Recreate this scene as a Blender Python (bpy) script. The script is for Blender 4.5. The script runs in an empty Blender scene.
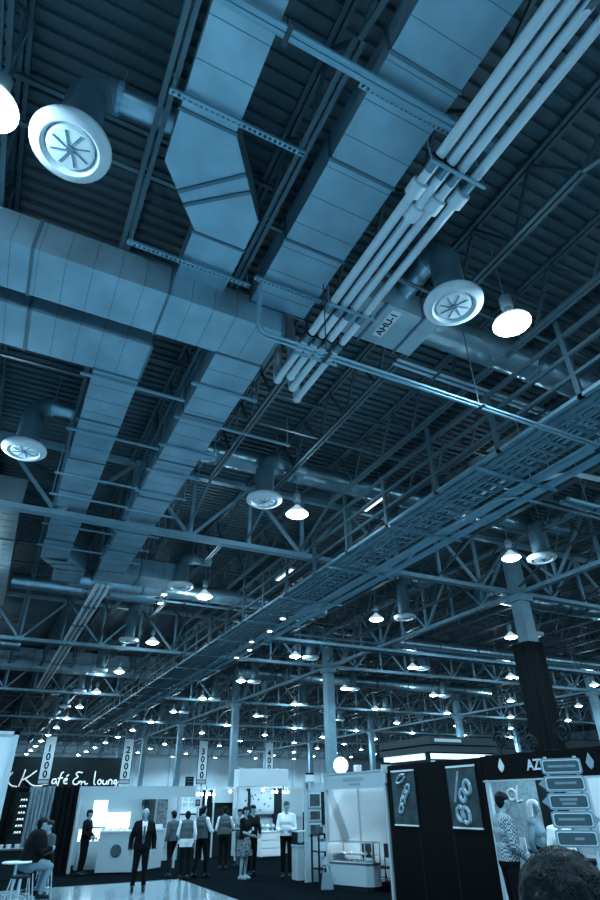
import bpy, bmesh, math, random
import numpy as np
from mathutils import Vector, Matrix, noise

random.seed(7)
SC = bpy.context.scene
COL = SC.collection
PI = math.pi
EYE = 1.9

# ------------------------------------------------------------------ camera
yaw, pitch, roll, fpx = 0.468339361, 0.557179499, -0.0130463329, 562.138189
fw = Vector((math.sin(yaw) * math.cos(pitch), math.cos(yaw) * math.cos(pitch), math.sin(pitch)))
r0 = Vector((math.cos(yaw), -math.sin(yaw), 0))
u0 = r0.cross(fw)
rr = r0 * math.cos(roll) + u0 * math.sin(roll)
uu = -r0 * math.sin(roll) + u0 * math.cos(roll)
cd = bpy.data.cameras.new('camera')
cam = bpy.data.objects.new('camera', cd)
COL.objects.link(cam)
cam.matrix_world = Matrix(((rr.x, uu.x, -fw.x, 0), (rr.y, uu.y, -fw.y, 0), (rr.z, uu.z, -fw.z, EYE), (0, 0, 0, 1)))
cd.sensor_fit = 'VERTICAL'
cd.sensor_height = 36
cd.sensor_width = 24
cd.lens = fpx / 900 * 36
cd.clip_end = 400
cd.clip_start = 0.05
SC.camera = cam

# ------------------------------------------------------------------ view / world
SC.view_settings.view_transform = 'Standard'
SC.view_settings.look = 'None'
SC.view_settings.gamma = 1
SC.view_settings.exposure = 0.0
SC.view_settings.use_curve_mapping = False
SC.cycles.use_denoising = True
SC.cycles.max_bounces = 6
SC.cycles.diffuse_bounces = 4
SC.cycles.glossy_bounces = 3
SC.cycles.sample_clamp_indirect = 4.0
SC.cycles.caustics_reflective = False
SC.cycles.caustics_refractive = False
w = bpy.data.worlds.new('world')
SC.world = w
w.use_nodes = True
w.node_tree.nodes['Background'].inputs[0].default_value = (0.1, 0.3, 0.5, 1)
w.node_tree.nodes['Background'].inputs[1].default_value = 0.05

# ------------------------------------------------------------------ materials
def mat(name, col, rough=0.5, metal=0.0, emit=0.0, ecol=None, var=0.0, vscale=3.0, bump=0.0, bscale=20.0, sheen=False):
    m = bpy.data.materials.new(name)
    m.use_nodes = True
    nt = m.node_tree
    b = nt.nodes['Principled BSDF']
    b.inputs['Base Color'].default_value = (*col, 1)
    b.inputs['Roughness'].default_value = rough
    b.inputs['Metallic'].default_value = metal
    if max(col) < .045: b.inputs['Specular IOR Level'].default_value = .0 if rough > .9 else .1
    if emit:
        b.inputs['Emission Color'].default_value = (*(ecol or col), 1)
        b.inputs['Emission Strength'].default_value = emit
    tc = None
    if var or bump:
        tc = nt.nodes.new('ShaderNodeTexCoord')
    if var:
        n = nt.nodes.new('ShaderNodeTexNoise')
        n.inputs['Scale'].default_value = vscale
        n.inputs['Detail'].default_value = 4
        nt.links.new(tc.outputs['Object'], n.inputs['Vector'])
        r = nt.nodes.new('ShaderNodeValToRGB')
        r.color_ramp.elements[0].position = 0.3
        r.color_ramp.elements[1].position = 0.7
        r.color_ramp.elements[0].color = (*[c * (1 - var) for c in col], 1)
        r.color_ramp.elements[1].color = (*[min(1, c * (1 + var)) for c in col], 1)
        nt.links.new(n.outputs['Fac'], r.inputs['Fac'])
        nt.links.new(r.outputs['Color'], b.inputs['Base Color'])
    if bump:
        n2 = nt.nodes.new('ShaderNodeTexNoise')
        n2.inputs['Scale'].default_value = bscale
        nt.links.new(tc.outputs['Object'], n2.inputs['Vector'])
        bp = nt.nodes.new('ShaderNodeBump')
        bp.inputs['Strength'].default_value = bump
        bp.inputs['Distance'].default_value = 0.02
        nt.links.new(n2.outputs['Fac'], bp.inputs['Height'])
        nt.links.new(bp.outputs['Normal'], b.inputs['Normal'])
    return m

def blue(g, sat=1.0):            # steel blue of reflectance g
    return (g * (1 - 0.56 * sat), g * (1 - 0.2 * sat), g)

M = dict(
    deck=mat('roof_deck_paint', blue(.13), .6, .0, var=.15, vscale=.6),
    steel=mat('dark_steel', blue(.1), .5, .3),
    girder=mat('girder_paint', blue(.42), .45, .2, var=.15, vscale=2),
    walkpaint=mat('walkway_paint', blue(.75), .4, .2),
    joist=mat('joist_paint', blue(.16), .45, .2),
    galv=mat('galvanised_sheet', blue(.6, .85), .42, .55, var=.16, vscale=1.6, bump=.12, bscale=4),
    galvshade=mat('shaded_galvanised_sheet', blue(.3, .75), .5, .4, var=.2, vscale=1.2),  # shaded copy of the duct sheet: the far-left duct's dimness is in its colour
    galvdark=mat('galvanised_seam', blue(.26), .5, .5),
    spiral=mat('spiral_duct', blue(.6, .8), .3, .8, var=.2, vscale=2),
    drum=mat('drum_sheet', blue(.3), .5, .3),
    white=mat('white_enamel', blue(.85, .3), .35),
    pipe=mat('pipe_jacket', blue(.9, .35), .45),
    strut=mat('strut_channel', blue(.6), .35, .4),
    sleeve=mat('pipe_sleeve', blue(.35), .35, .6),
    black=mat('black_fabric', blue(.008), .8),
    blackpanel=mat('black_panel', blue(.003), .5),
    panel=mat('white_panel', blue(.74, .45), .5),
    bluepanel=mat('pale_panel', blue(.5, .65), .5),
    whitepanel=mat('bright_panel', blue(.88, .35), .5),
    alu=mat('aluminium_frame', blue(.7, .5), .35, .4),
    glass=None,
    carpet=mat('dark_carpet', blue(.009), .95, var=.3, vscale=12),
    floor=mat('polished_floor', blue(.34, .8), .16, var=.15, vscale=1.2),
    wall=mat('hall_wall', blue(.8, .6), .7, var=.08, vscale=.3),
    walldark=mat('cafe_wall', blue(.022), .7),
    drape=mat('grey_drape', blue(.35, .8), .8),
    skin=mat('skin', blue(.42, .75), .5),
    hair=mat('dark_hair', blue(.012), .5),
    greyhair=mat('grey_hair', blue(.5, .6), .6),
    blond=mat('fair_hair', blue(.8, .4), .6),
    suit=mat('dark_cloth', blue(.006), .8),
    grey=mat('grey_cloth', blue(.09), .8),
    midcloth=mat('mid_cloth', blue(.28), .8),
    shirt=mat('white_cloth', blue(.85, .3), .7),
    shoe=mat('shoe_leather', blue(.02), .4),
    lens=mat('lamp_lens', (1, 1, 1), .4, emit=16, ecol=(.8, .95, 1)),
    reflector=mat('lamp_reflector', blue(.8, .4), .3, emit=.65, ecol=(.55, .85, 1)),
    ballast=mat('lamp_ballast', blue(.7, .5), .4, .3),
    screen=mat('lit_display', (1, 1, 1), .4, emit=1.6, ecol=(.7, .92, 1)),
    lightbox=mat('light_box', (1, 1, 1), .4, emit=.9, ecol=(.62, .86, 1)),
    spot=mat('spot_bulb', (1, 1, 1), .4, emit=9, ecol=(.8, .95, 1)),
    ink=mat('dark_ink', blue(.02), .6),
    sign=mat('sign_blue', blue(.09), .4),
    signrim=mat('sign_rim', blue(.3, .8), .4), signline=mat('sign_line', blue(.8, .6), .4), towerband=mat('tower_band', blue(.05), .5),
    script=mat('script_lettering', (1, 1, 1), .5, emit=.3, ecol=(.7, .9, 1)),
    poster=mat('poster_print', blue(.06), .35, var=.6, vscale=4),
    jewel=mat('poster_jewel', blue(.42, .8), .35, var=.3, vscale=14),
)
g = bpy.data.materials.new('clear_glass')
g.use_nodes = True
gb = g.node_tree.nodes['Principled BSDF']
gb.inputs['Base Color'].default_value = (.75, .92, 1, 1)
gb.inputs['Roughness'].default_value = .03
gb.inputs['Transmission Weight'].default_value = 1
gb.inputs['IOR'].default_value = 1.1
M['glass'] = g
for k in ('lens', 'reflector', 'spot'):
    M[k].cycles.emission_sampling = 'NONE'

def checker_mat():
    m = mat('plaid_cloth', blue(.3), .8)
    nt = m.node_tree
    tc = nt.nodes.new('ShaderNodeTexCoord')
    mp = nt.nodes.new('ShaderNodeMapping')
    mp.inputs['Rotation'].default_value = (0.0, 0.0, .0)
    ck = nt.nodes.new('ShaderNodeTexChecker')
    ck.inputs['Scale'].default_value = 42
    ck.inputs['Color1'].default_value = (*blue(.55, .7), 1)
    ck.inputs['Color2'].default_value = (*blue(.07), 1)
    nt.links.new(tc.outputs['Object'], mp.inputs['Vector'])
    nt.links.new(mp.outputs['Vector'], ck.inputs['Vector'])
    nt.links.new(ck.outputs['Color'], nt.nodes['Principled BSDF'].inputs['Base Color'])
    return m
M['plaid'] = checker_mat()

def dots_mat(name, base, dot, scale, lo):
    m = mat(name, base, .5)
    nt = m.node_tree
    tc = nt.nodes.new('ShaderNodeTexCoord')
    v = nt.nodes.new('ShaderNodeTexVoronoi')
    v.inputs['Scale'].default_value = scale
    r = nt.nodes.new('ShaderNodeValToRGB')
    r.color_ramp.elements[0].position = lo
    r.color_ramp.elements[1].position = lo + .06
    r.color_ramp.elements[0].color = (*dot, 1)
    r.color_ramp.elements[1].color = (*base, 1)
    nt.links.new(tc.outputs['Object'], v.inputs['Vector'])
    nt.links.new(v.outputs['Distance'], r.inputs['Fac'])
    nt.links.new(r.outputs['Color'], nt.nodes['Principled BSDF'].inputs['Base Color'])
    return m
M['dots'] = dots_mat('spotted_print', blue(.55, .6), blue(.05), 5.0, .2)
M['floral'] = dots_mat('floral_print', blue(.22, .7), blue(.05), 16, .4)

# ------------------------------------------------------------------ helpers
def tag(o, label=None, cat=None, group=None, kind=None):
    if label: o['label'] = label
    if cat: o['category'] = cat
    if group: o['group'] = group
    if kind: o['kind'] = kind
    return o

def T(name, label, cat, loc=(0, 0, 0), group=None, rz=0):
    o = bpy.data.objects.new(name, None)
    o.empty_display_size = .2
    COL.objects.link(o)
    o.location = loc
    o.rotation_euler = (0, 0, rz)
    return tag(o, label, cat, group)

def origin_of(p):
    v = Vector((0, 0, 0))
    while p is not None:
        v += p.location
        p = p.parent
    return v

class MB:
    def __init__(s, mtx=None):
        s.bm = bmesh.new()
        s.M = mtx or Matrix()
    def _v(s, co):
        return s.bm.verts.new(s.M @ Vector(co))
    def box(s, x0, x1, y0, y1, z0, z1):
        v = [s._v(c) for c in ((x0, y0, z0), (x1, y0, z0), (x1, y1, z0), (x0, y1, z0), (x0, y0, z1), (x1, y0, z1), (x1, y1, z1), (x0, y1, z1))]
        for f in ((0, 3, 2, 1), (4, 5, 6, 7), (0, 1, 5, 4), (1, 2, 6, 5), (2, 3, 7, 6), (3, 0, 4, 7)):
            s.bm.faces.new([v[i] for i in f])
        return s
    def quad(s, pts):
        s.bm.faces.new([s._v(p) for p in pts])
        return s
    def prism(s, poly, z0, z1):                     # polygon in xy extruded in z
        n = len(poly)
        a = [s._v((p[0], p[1], z0)) for p in poly]
        b = [s._v((p[0], p[1], z1)) for p in poly]
        s.bm.faces.new(a[::-1]); s.bm.faces.new(b)
        for i in range(n):
            s.bm.faces.new((a[i], a[(i + 1) % n], b[(i + 1) % n], b[i]))
        return s
    def tube(s, pts, r, n=8, cap=True, radii=None):
        pts = [Vector(p) for p in pts]
        rings = []
        prev = None
        for i, p in enumerate(pts):
            if i == 0: d = pts[1] - p
            elif i == len(pts) - 1: d = p - pts[-2]
            else: d = (pts[i + 1] - p).normalized() + (p - pts[i - 1]).normalized()
            d.normalize()
            if prev is None:
                h = Vector((0, 0, 1)) if abs(d.z) < .9 else Vector((1, 0, 0))
                a = d.cross(h).normalized()
            else:
                a = (prev - d * prev.dot(d)).normalized()
            prev = a
            b = d.cross(a)
            q = radii[i] if radii else r
            rings.append([s._v(p + (a * math.cos(t) + b * math.sin(t)) * q) for t in (2 * PI * k / n for k in range(n))])
        for i in range(len(rings) - 1):
            for k in range(n):
                s.bm.faces.new((rings[i][k], rings[i][(k + 1) % n], rings[i + 1][(k + 1) % n], rings[i + 1][k]))
        if cap:
            s.bm.faces.new(rings[0][::-1]); s.bm.faces.new(rings[-1])
        return s
    def beam(s, p, q, wx, wz):                      # rectangular bar between two points
        p = Vector(p); q = Vector(q); d = (q - p).normalized()
        h = Vector((0, 0, 1)) if abs(d.z) < .95 else Vector((0, 1, 0))
        a = d.cross(h).normalized() * wx / 2
        b = a.cross(d).normalized() * wz / 2
        c = [p - a - b, p + a - b, p + a + b, p - a + b, q - a - b, q + a - b, q + a + b, q - a + b]
        v = [s._v(x) for x in c]
        for f in ((0, 3, 2, 1), (4, 5, 6, 7), (0, 1, 5, 4), (1, 2, 6, 5), (2, 3, 7, 6), (3, 0, 4, 7)):
            s.bm.faces.new([v[i] for i in f])
        return s
    def lathe(s, prof, c=(0, 0, 0), n=24, close=False):
        rings = []
        for r, z in prof:
            if r < 1e-5:
                rings.append([s._v((c[0], c[1], c[2] + z))])
            else:
                rings.append([s._v((c[0] + r * math.cos(2 * PI * k / n), c[1] + r * math.sin(2 * PI * k / n), c[2] + z)) for k in range(n)])
        m = len(rings)
        for i in range(m if close else m - 1):
            A, B = rings[i], rings[(i + 1) % m]
            for k in range(n):
                k2 = (k + 1) % n
                vs = [A[k % len(A)], A[k2 % len(A)], B[k2 % len(B)], B[k % len(B)]]
                u = []
                for x in vs:
                    if x not in u: u.append(x)
                if len(u) > 2:
                    try: s.bm.faces.new(u)
                    except ValueError: pass
        return s
    def sphere(s, c, r, sub=2, sc=(1, 1, 1)):
        res = bmesh.ops.create_icosphere(s.bm, subdivisions=sub, radius=1)
        for v in res['verts']:
            v.co = s.M @ (Vector(c) + Vector((v.co.x * r * sc[0], v.co.y * r * sc[1], v.co.z * r * sc[2])))
        return s
    def build(s, name, m, parent=None, smooth=False, bevel=0):
        me = bpy.data.meshes.new(name)
        off = origin_of(parent)
        for v in s.bm.verts: v.co -= off
        if bevel:
            bmesh.ops.bevel(s.bm, geom=list(s.bm.edges), offset=bevel, segments=2, affect='EDGES', profile=.6)
        bmesh.ops.recalc_face_normals(s.bm, faces=s.bm.faces)
        s.bm.to_mesh(me); s.bm.free()
        if smooth:
            for p in me.polygons: p.use_smooth = True
            try: me.set_sharp_from_angle(angle=math.radians(40))
            except Exception: pass
        me.materials.append(M[m] if isinstance(m, str) else m)
        o = bpy.data.objects.new(name, me)
        COL.objects.link(o)
        o.parent = parent
        return o

KIDS = {}
def kids(o):
    return list(o.children)

def copy_tree(o, loc=None, label=None, parent=None, group=None, rz=None):
    c = o.copy()
    COL.objects.link(c)
    c.parent = parent
    if loc is not None: c.location = loc
    if rz is not None: c.rotation_euler = (0, 0, rz)
    if label: c['label'] = label
    if group: c['group'] = group
    for ch in kids(o):
        copy_tree(ch, parent=c)
    return c

def struct(o):
    o['kind'] = 'structure'
    return o

ORD = ['first', 'second', 'third', 'fourth', 'fifth', 'sixth', 'seventh', 'eighth', 'ninth', 'tenth', 'eleventh', 'twelfth', 'thirteenth', 'fourteenth', 'fifteenth', 'sixteenth', 'seventeenth', 'eighteenth', 'nineteenth', 'twentieth']

_tx = {}
def text(body, size, name, m, parent, mtx, extrude=.01, align='CENTER', bold=.018):
    cu = bpy.data.curves.new('lettering', 'FONT')
    cu.body = body; cu.size = size; cu.extrude = extrude; cu.offset = bold * size
    cu.align_x = align; cu.align_y = 'CENTER'
    to = bpy.data.objects.new('lettering_tmp', cu)
    COL.objects.link(to)
    dg = bpy.context.evaluated_depsgraph_get()
    me = bpy.data.meshes.new_from_object(to.evaluated_get(dg))
    bpy.data.objects.remove(to)
    bpy.data.curves.remove(cu)
    me.transform(mtx)
    off = origin_of(parent)
    me.transform(Matrix.Translation(-off))
    me.materials.clear()
    me.materials.append(M[m])
    me.name = name
    o = bpy.data.objects.new(name, me)
    COL.objects.link(o)
    o.parent = parent
    return o

def face_mtx(origin, right, up):
    r = Vector(right).normalized(); u = Vector(up).normalized(); n = r.cross(u)
    return Matrix(((r.x, u.x, n.x, origin[0]), (r.y, u.y, n.y, origin[1]), (r.z, u.z, n.z, origin[2]), (0, 0, 0, 1)))

# ================================================================== SETTING
X0, X1, Y0, Y1 = -14.0, 84.0, -12.0, 112.0
ZD = EYE + 8.75
struct(MB().quad(((X0, Y0, 0), (X1, Y0, 0), (X1, Y1, 0), (X0, Y1, 0))).build('floor', 'floor'))
# dark carpet beyond and to the right of the polished aisle
cp = MB()
cp.prism(((X0, 19.6), (5.95, 19.9), (5.95, Y0), (X1, Y0), (X1, Y1), (X0, Y1)), .0, .012)
cp.build('carpet', 'carpet')
tag(bpy.data.objects['carpet'], kind='structure')
wb = MB(); wb.box(X0, X1, Y1, Y1 + .3, 0, ZD)
for x in np.arange(X0 + 2, X1, 6.0): wb.box(x, x + .8, Y1 - .5, Y1, 0, ZD)
for z in (3.6, 6.2): wb.box(X0, X1, Y1 - .06, Y1, z, z + .12)
struct(wb.build('wall_far', 'wall'))
struct(MB().box(X0 - .3, X0, Y0, Y1, 0, ZD).build('wall_left', 'wall'))
struct(MB().box(X1, X1 + .3, Y0, Y1, 0, ZD).build('wall_right', 'wall'))
struct(MB().box(X0, X1, Y0 - .3, Y0, 0, ZD).build('wall_back', 'wall'))
# ribbed roof deck: ribs run along X
dk = MB()
y = Y0
prof = []
while y < Y1:
    prof += [(y, ZD), (y + .11, ZD), (y + .125, ZD + .06), (y + .205, ZD + .06)]
    y += .22
prof.append((y, ZD))
a = [dk._v((X0, p[0], p[1])) for p in prof]
b = [dk._v((X1, p[0], p[1])) for p in prof]
for i in range(len(prof) - 1):
    dk.bm.faces.new((a[i], b[i], b[i + 1], a[i + 1]))
struct(dk.build('ceiling', 'deck'))
struct(MB().box(X0, X1, Y0, Y1, ZD + .08, ZD + .2).build('roof', 'steel'))

# ---- joists along Y, one mesh per bay
BAY = 15.0; GY = [0.15 + BAY * k for k in range(-1, 8)]     # girder lines
ZJ = EYE + 7.5; ZT = EYE + 8.66; ZG = EYE + 6.6
def joist_mesh():
    m = MB()
    L0, L1 = .25, BAY - .25
    for dx in (-.05, .05):
        m.box(dx - .032, dx + .032, 2.2, BAY - 2.2, -.03, .03)            # bottom chord
        m.box(dx - .032, dx + .032, L0 - .2, L1 + .2, 1.10, 1.17)
    n = 8
    ys = [2.2 + (BAY - 4.4) * i / n for i in range(n + 1)]
    tops = [(ys[i] + ys[i + 1]) / 2 for i in range(n)]
    for i in range(n):
        m.beam((0, ys[i], 0), (0, tops[i], 1.12), .05, .05)
        m.beam((0, tops[i], 1.12), (0, ys[i + 1], 0), .05, .05)
    m.beam((0, ys[0], 0), (0, .4, 1.1), .06, .06)
    m.beam((0, ys[-1], 0), (0, BAY - .4, 1.1), .06, .06)
    m.beam((0, ys[0], 0), (0, .1, -.78), .07, .05)                       # knee braces to the girder
    m.beam((0, ys[-1], 0), (0, BAY - .1, -.78), .07, .05)
    return m
JX = [.2 + 1.84 * k for k in range(-5, 40)]
j0 = None
for gi, gy in enumerate(GY[:-1]):
    for x in JX:
        if x > 66 or (gi > 3 and x < -3): continue
        if j0 is None:
            mb = joist_mesh(); j0 = struct(mb.build('roof_joist', 'joist')); j0.location = (x, gy, ZJ)
        else:
            c = j0.copy(); COL.objects.link(c); c.location = (x, gy, ZJ)
# ---- girders along X
def girder_mesh(L, step):
    m = MB()
    m.box(0, L, -.11, -.02, -.07, .07); m.box(0, L, .02, .11, -.07, .07)
    m.box(0, L, -.13, .13, -.08, -.06)
    m.box(0, L, -.11, .11, 1.95, 2.1)
    n = int(round(L / step))
    for i in range(n + 1):
        x = min(max(i * step, .05), L - .05)
        m.beam((x, 0, 0), (x, 0, 2.0), .1, .1)
        if i < n:
            if i % 2: m.beam((x, 0, 0), (x + step, 0, 2.0), .09, .09)
            else: m.beam((x, 0, 2.0), (x + step, 0, 0), .09, .09)
    return m
SPX = 22.1
GX = [16.9 - SPX, 16.9, 16.9 + SPX]
g0 = None
for gy in GY:
    for i, gx in enumerate(GX + [16.9 + 2 * SPX]):
        if False: continue
        if g0 is None:
            g0 = struct(girder_mesh(SPX, SPX / 12).build('girder_truss', 'girder')); g0.location = (gx, gy, ZG)
        else:
            c = g0.copy(); COL.objects.link(c); c.location = (gx, gy, ZG)
# trusses along Y on the column lines
tm = girder_mesh(BAY, BAY / 8)
t0 = struct(tm.build('column_line_truss', 'girder'))
first = True
for gx in GX[1:] :
    for gy in GY[:-1]:
        if first: o = t0; first = False
        else: o = t0.copy(); COL.objects.link(o)
        o.location = (gx, gy, ZG - .02); o.rotation_euler = (0, 0, PI / 2)
# columns
c0 = None
for gx in GX + [GX[-1] + SPX]:
    for gy in GY:
        if gx < 0 and gy < 40: pass
        if c0 is None:
            m = MB(); m.box(-.24, .24, -.24, .24, 0, ZG + 2.05); m.box(-.34, .34, -.34, .34, ZG - .35, ZG - .1); m.box(-.4, .4, -.4, .4, 0, .05)
            c0 = struct(m.build('column', 'girder')); c0.location = (gx, gy, 0)
        else:
            c = c0.copy(); COL.objects.link(c); c.location = (gx, gy, 0)
# bridging lines along X between joists
bl = 0
for gy in GY[:6]:
    for dy in (5.0, 10.0):
        m = MB(); m.box(-6, 60, gy + dy - .03, gy + dy + .03, ZJ + .04, ZJ + .09)
        m.box(-6, 60, gy + dy - .03, gy + dy + .03, ZJ + 1.02, ZJ + 1.08)
        struct(m.build('joist_bridging', 'joist'))


# ================================================================== DUCTS
def duct(name, label, polys, z0, z1, group=None, sheet='galv', seam=1.9, flange=.022):
    """polys: list of (polygon in xy, axis or None); one sheet body plus a flange at every seam"""
    t = T(name, label, 'duct', (polys[0][0][0][0], polys[0][0][0][1], z0), group)
    m = MB()
    for poly, ax in polys:
        if ax != 'jog' or len(polys) == 4 and label.startswith('second'): m.prism(poly, z0, z1)
    m.build('duct_sheet', sheet, t)
    cr = MB(); nc = 0
    for poly, ax in polys:
        xs = [p[0] for p in poly]; ys = [p[1] for p in poly]
        if ax == 'x':
            q = min(xs) + .38
            while q < max(xs) - .2:
                cr.box(q - .004, q + .004, min(ys), max(ys), z0 - .004, z0); cr.box(q - .004, q + .004, min(ys) - .004, min(ys), z0, z1); q += .38; nc += 1
        elif ax == 'y':
            q = min(ys) + .48
            while q < max(ys) - .2:
                cr.box(min(xs), max(xs), q - .004, q + .004, z0 - .004, z0); q += .48; nc += 1
    if nc: tag(cr.build('sheet_creases', 'galvdark', t), kind='stuff')
    for poly, ax in polys:
        xs = [p[0] for p in poly]; ys = [p[1] for p in poly]
        if ax == 'y':
            L = max(ys) - min(ys); n = max(1, int(round(L / seam)))
            for i in range(n + 1):
                y = min(ys) + L * i / n
                f = MB(); e = flange
                x0, x1 = min(xs), max(xs)
                f.box(x0 - e, x1 + e, y - .022, y + .022, z0 - e, z0)
                f.box(x0 - e, x0, y - .022, y + .022, z0, z1 + e); f.box(x1, x1 + e, y - .022, y + .022, z0, z1 + e)
                f.build('flange', 'galvdark', t)
        elif ax == 'x':
            L = max(xs) - min(xs); n = max(1, int(round(L / seam)))
            for i in range(n + 1):
                x = min(xs) + L * i / n
                f = MB(); e = flange
                y0, y1 = min(ys), max(ys)
                f.box(x - .022, x + .022, y0 - e, y1 + e, z0 - e, z0)
                f.box(x - .022, x + .022, y0 - e, y0, z0, z1 + e); f.box(x - .022, x + .022, y1, y1 + e, z0, z1 + e)
                f.build('flange', 'galvdark', t)
        elif ax == 'jog':                           # seams across the slanted part
            for q in ((.42, .62) if len(poly) == 5 or za == z0 else (0, .5, 1.0)):
                a = Vector((poly[0][0], poly[0][1], 0)).lerp(Vector((poly[1][0], poly[1][1], 0)), q)
                b = Vector((poly[3][0], poly[3][1], 0)).lerp(Vector((poly[2][0], poly[2][1], 0)), q)
                f = MB(); f.beam((a.x, a.y, z0 - .012), (b.x, b.y, z0 - .012), .05, .03)
                f.build('flange', 'galvdark', t)
    return t
def R4(x0, x1, y0, y1): return ((x0, y0), (x1, y0), (x1, y1), (x0, y1))
zc = EYE + 6.8; za = EYE + 7.28
duct('sheet_metal_duct', 'flat sheet metal duct that jogs to the right, beside the large white air diffuser',
     [(R4(.38, 1.11, -2, 3.9), 'y'), (((.38, 3.9), (.38, 4.65), (1.05, 5.5), (1.87, 4.98), (1.11, 3.9)), None),
      (((.38, 4.65), (1.05, 5.5), (1.87, 4.98), (1.11, 3.9)), 'jog'), (((1.05, 5.5), (1.05, 6.47), (1.87, 6.47), (1.87, 4.98)), None)], za, za + .5)
duct('sheet_metal_duct', 'wide straight sheet metal duct running just left of the white pipes',
     [(R4(2.36, 3.37, -2, 6.47), 'y')], za, za + .55, seam=1.4)
duct('sheet_metal_duct', 'broad cross duct from the left edge that turns into the brightest long duct',
     [(R4(-7, 2.99, 6.47, 7.43), 'x'), (R4(2.11, 2.99, 7.43, 19.7), 'y'), (R4(2.11, 5.0, 19.7, 20.85), 'x')], zc, zc + .62)
duct('sheet_metal_duct', 'second cross duct from the left edge turning into the shorter long duct on the left',
     [(R4(-7, 1.05, 7.78, 8.82), 'x'), (R4(.23, 1.05, 8.82, 19.3), 'y'),
      (((.23, 19.3), (.8, 20.2), (1.75, 20.0), (1.05, 19.0)), 'jog'), (R4(.8, 1.75, 20.1, 21.4), 'y')], zc, zc + .55)
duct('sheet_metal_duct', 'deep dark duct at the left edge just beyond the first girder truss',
     [(R4(-2.2, -.6, 15.7, 25.5), 'y')], zc, zc + .9, seam=2.4, sheet='galvshade')
duct('sheet_metal_duct', 'short box duct hanging above the number 2000 banner in the middle distance',
     [(R4(8.7, 10.3, 40.6, 42.6), 'y'), (R4(-2.0, 8.7, 41.2, 42.3), 'x')], EYE + 7.3, EYE + 8.5, seam=1.8)
f = MB(); f.box(1.03, 1.89, 5.53, 5.57, za - .022, za); f.build('flange', 'galvdark', bpy.data.objects['sheet_metal_duct'])
# AHU box with its label
t = T('air_handler_box', 'pale sheet metal box lettered AHU-1 beside the round diffuser and the white pipes', 'duct box', (4.05, 5.5, EYE + 7.35))
zb = EYE + 7.35
MB().box(4.0, 5.35, 5.55, 6.5, zb, zb + .55).build('box_body', 'galv', t, bevel=.01)
MB().box(5.35, 5.72, 5.5, 6.52, zb + .02, zb + .5).build('end_collar', 'galv', t, bevel=.01)
for x in (4.55, 5.35): MB().box(x - .02, x + .02, 5.5, 6.55, zb - .03, zb).build('flange', 'galvdark', t)
MB().box(4.72, 4.92, 5.62, 6.3, zb - .008, zb).build('name_plate', 'panel', t)
mt = face_mtx((4.82, 5.96, zb - .012), (0, -1, 0), (-1, 0, 0))
text('AHU-1', .2, 'lettering', 'ink', t, mt, .002)

# ---- round spiral ducts along X feeding the diffusers
def spiral(label, p, q, r, name='spiral_duct', collars=True):
    t = T(name, label, 'duct', p)
    p = Vector(p); q = Vector(q); L = (q - p).length; n = max(6, int(L / .12))
    m = MB()
    pts = [p.lerp(q, i / n) for i in range(n + 1)]
    m.tube(pts, r, 20, radii=[r + (.012 if i % 3 == 0 else 0) for i in range(n + 1)])
    m.build('duct_tube', 'spiral', t, smooth=True)
    k = max(2, int(L / 2.6))
    for i in range(1, k):
        c = p.lerp(q, i / k); d = (q - p).normalized() * .05
        MB().tube([c - d, c + d], r + .025, 20).build('collar', 'galvdark', t)
        hz = ZT - .02
        MB().tube([c + Vector((0, 0, r)), (c.x, c.y, hz)], .012, 6).build('hanger_rod', 'strut', t)
    return t
zs = EYE + 7.95
spiral('shiny round duct running right from the AHU-1 box behind the nearest glaring lamp', (5.65, 6.0, zs - .2), (17.0, 6.0, zs - .2), .33)
spiral('shiny round duct crossing above the diffuser beside the second lamp of its row', (3.1, 12.5, zs), (15.0, 12.5, zs), .3)
spiral('round duct crossing behind the third lamp of the row right of the pipes', (1.4, 21.6, zs - .9), (12.0, 21.6, zs - .9), .3)
spiral('round duct crossing high over the left, beyond the end of the bright long duct', (-.5, 23.8, zs - .6), (5.0, 23.8, zs - .6), .28)
spiral('round duct crossing the bay behind the draped column at the right', (18.0, 18.2, zs - .3), (44.0, 18.2, zs - .3), .36)
spiral('round duct in the far right bay, low over the black booth', (19.0, 26.2, zs - .6), (50.0, 26.2, zs - .6), .36)
spiral('far round duct crossing the hall behind the middle column', (14.0, 37.5, zs - .6), (36.0, 37.5, zs - .6), .36)
spiral('far round duct on the left, over the cafe lettering', (-6.0, 34.0, zs - .8), (0.5, 34.0, zs - .8), .34)

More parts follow.
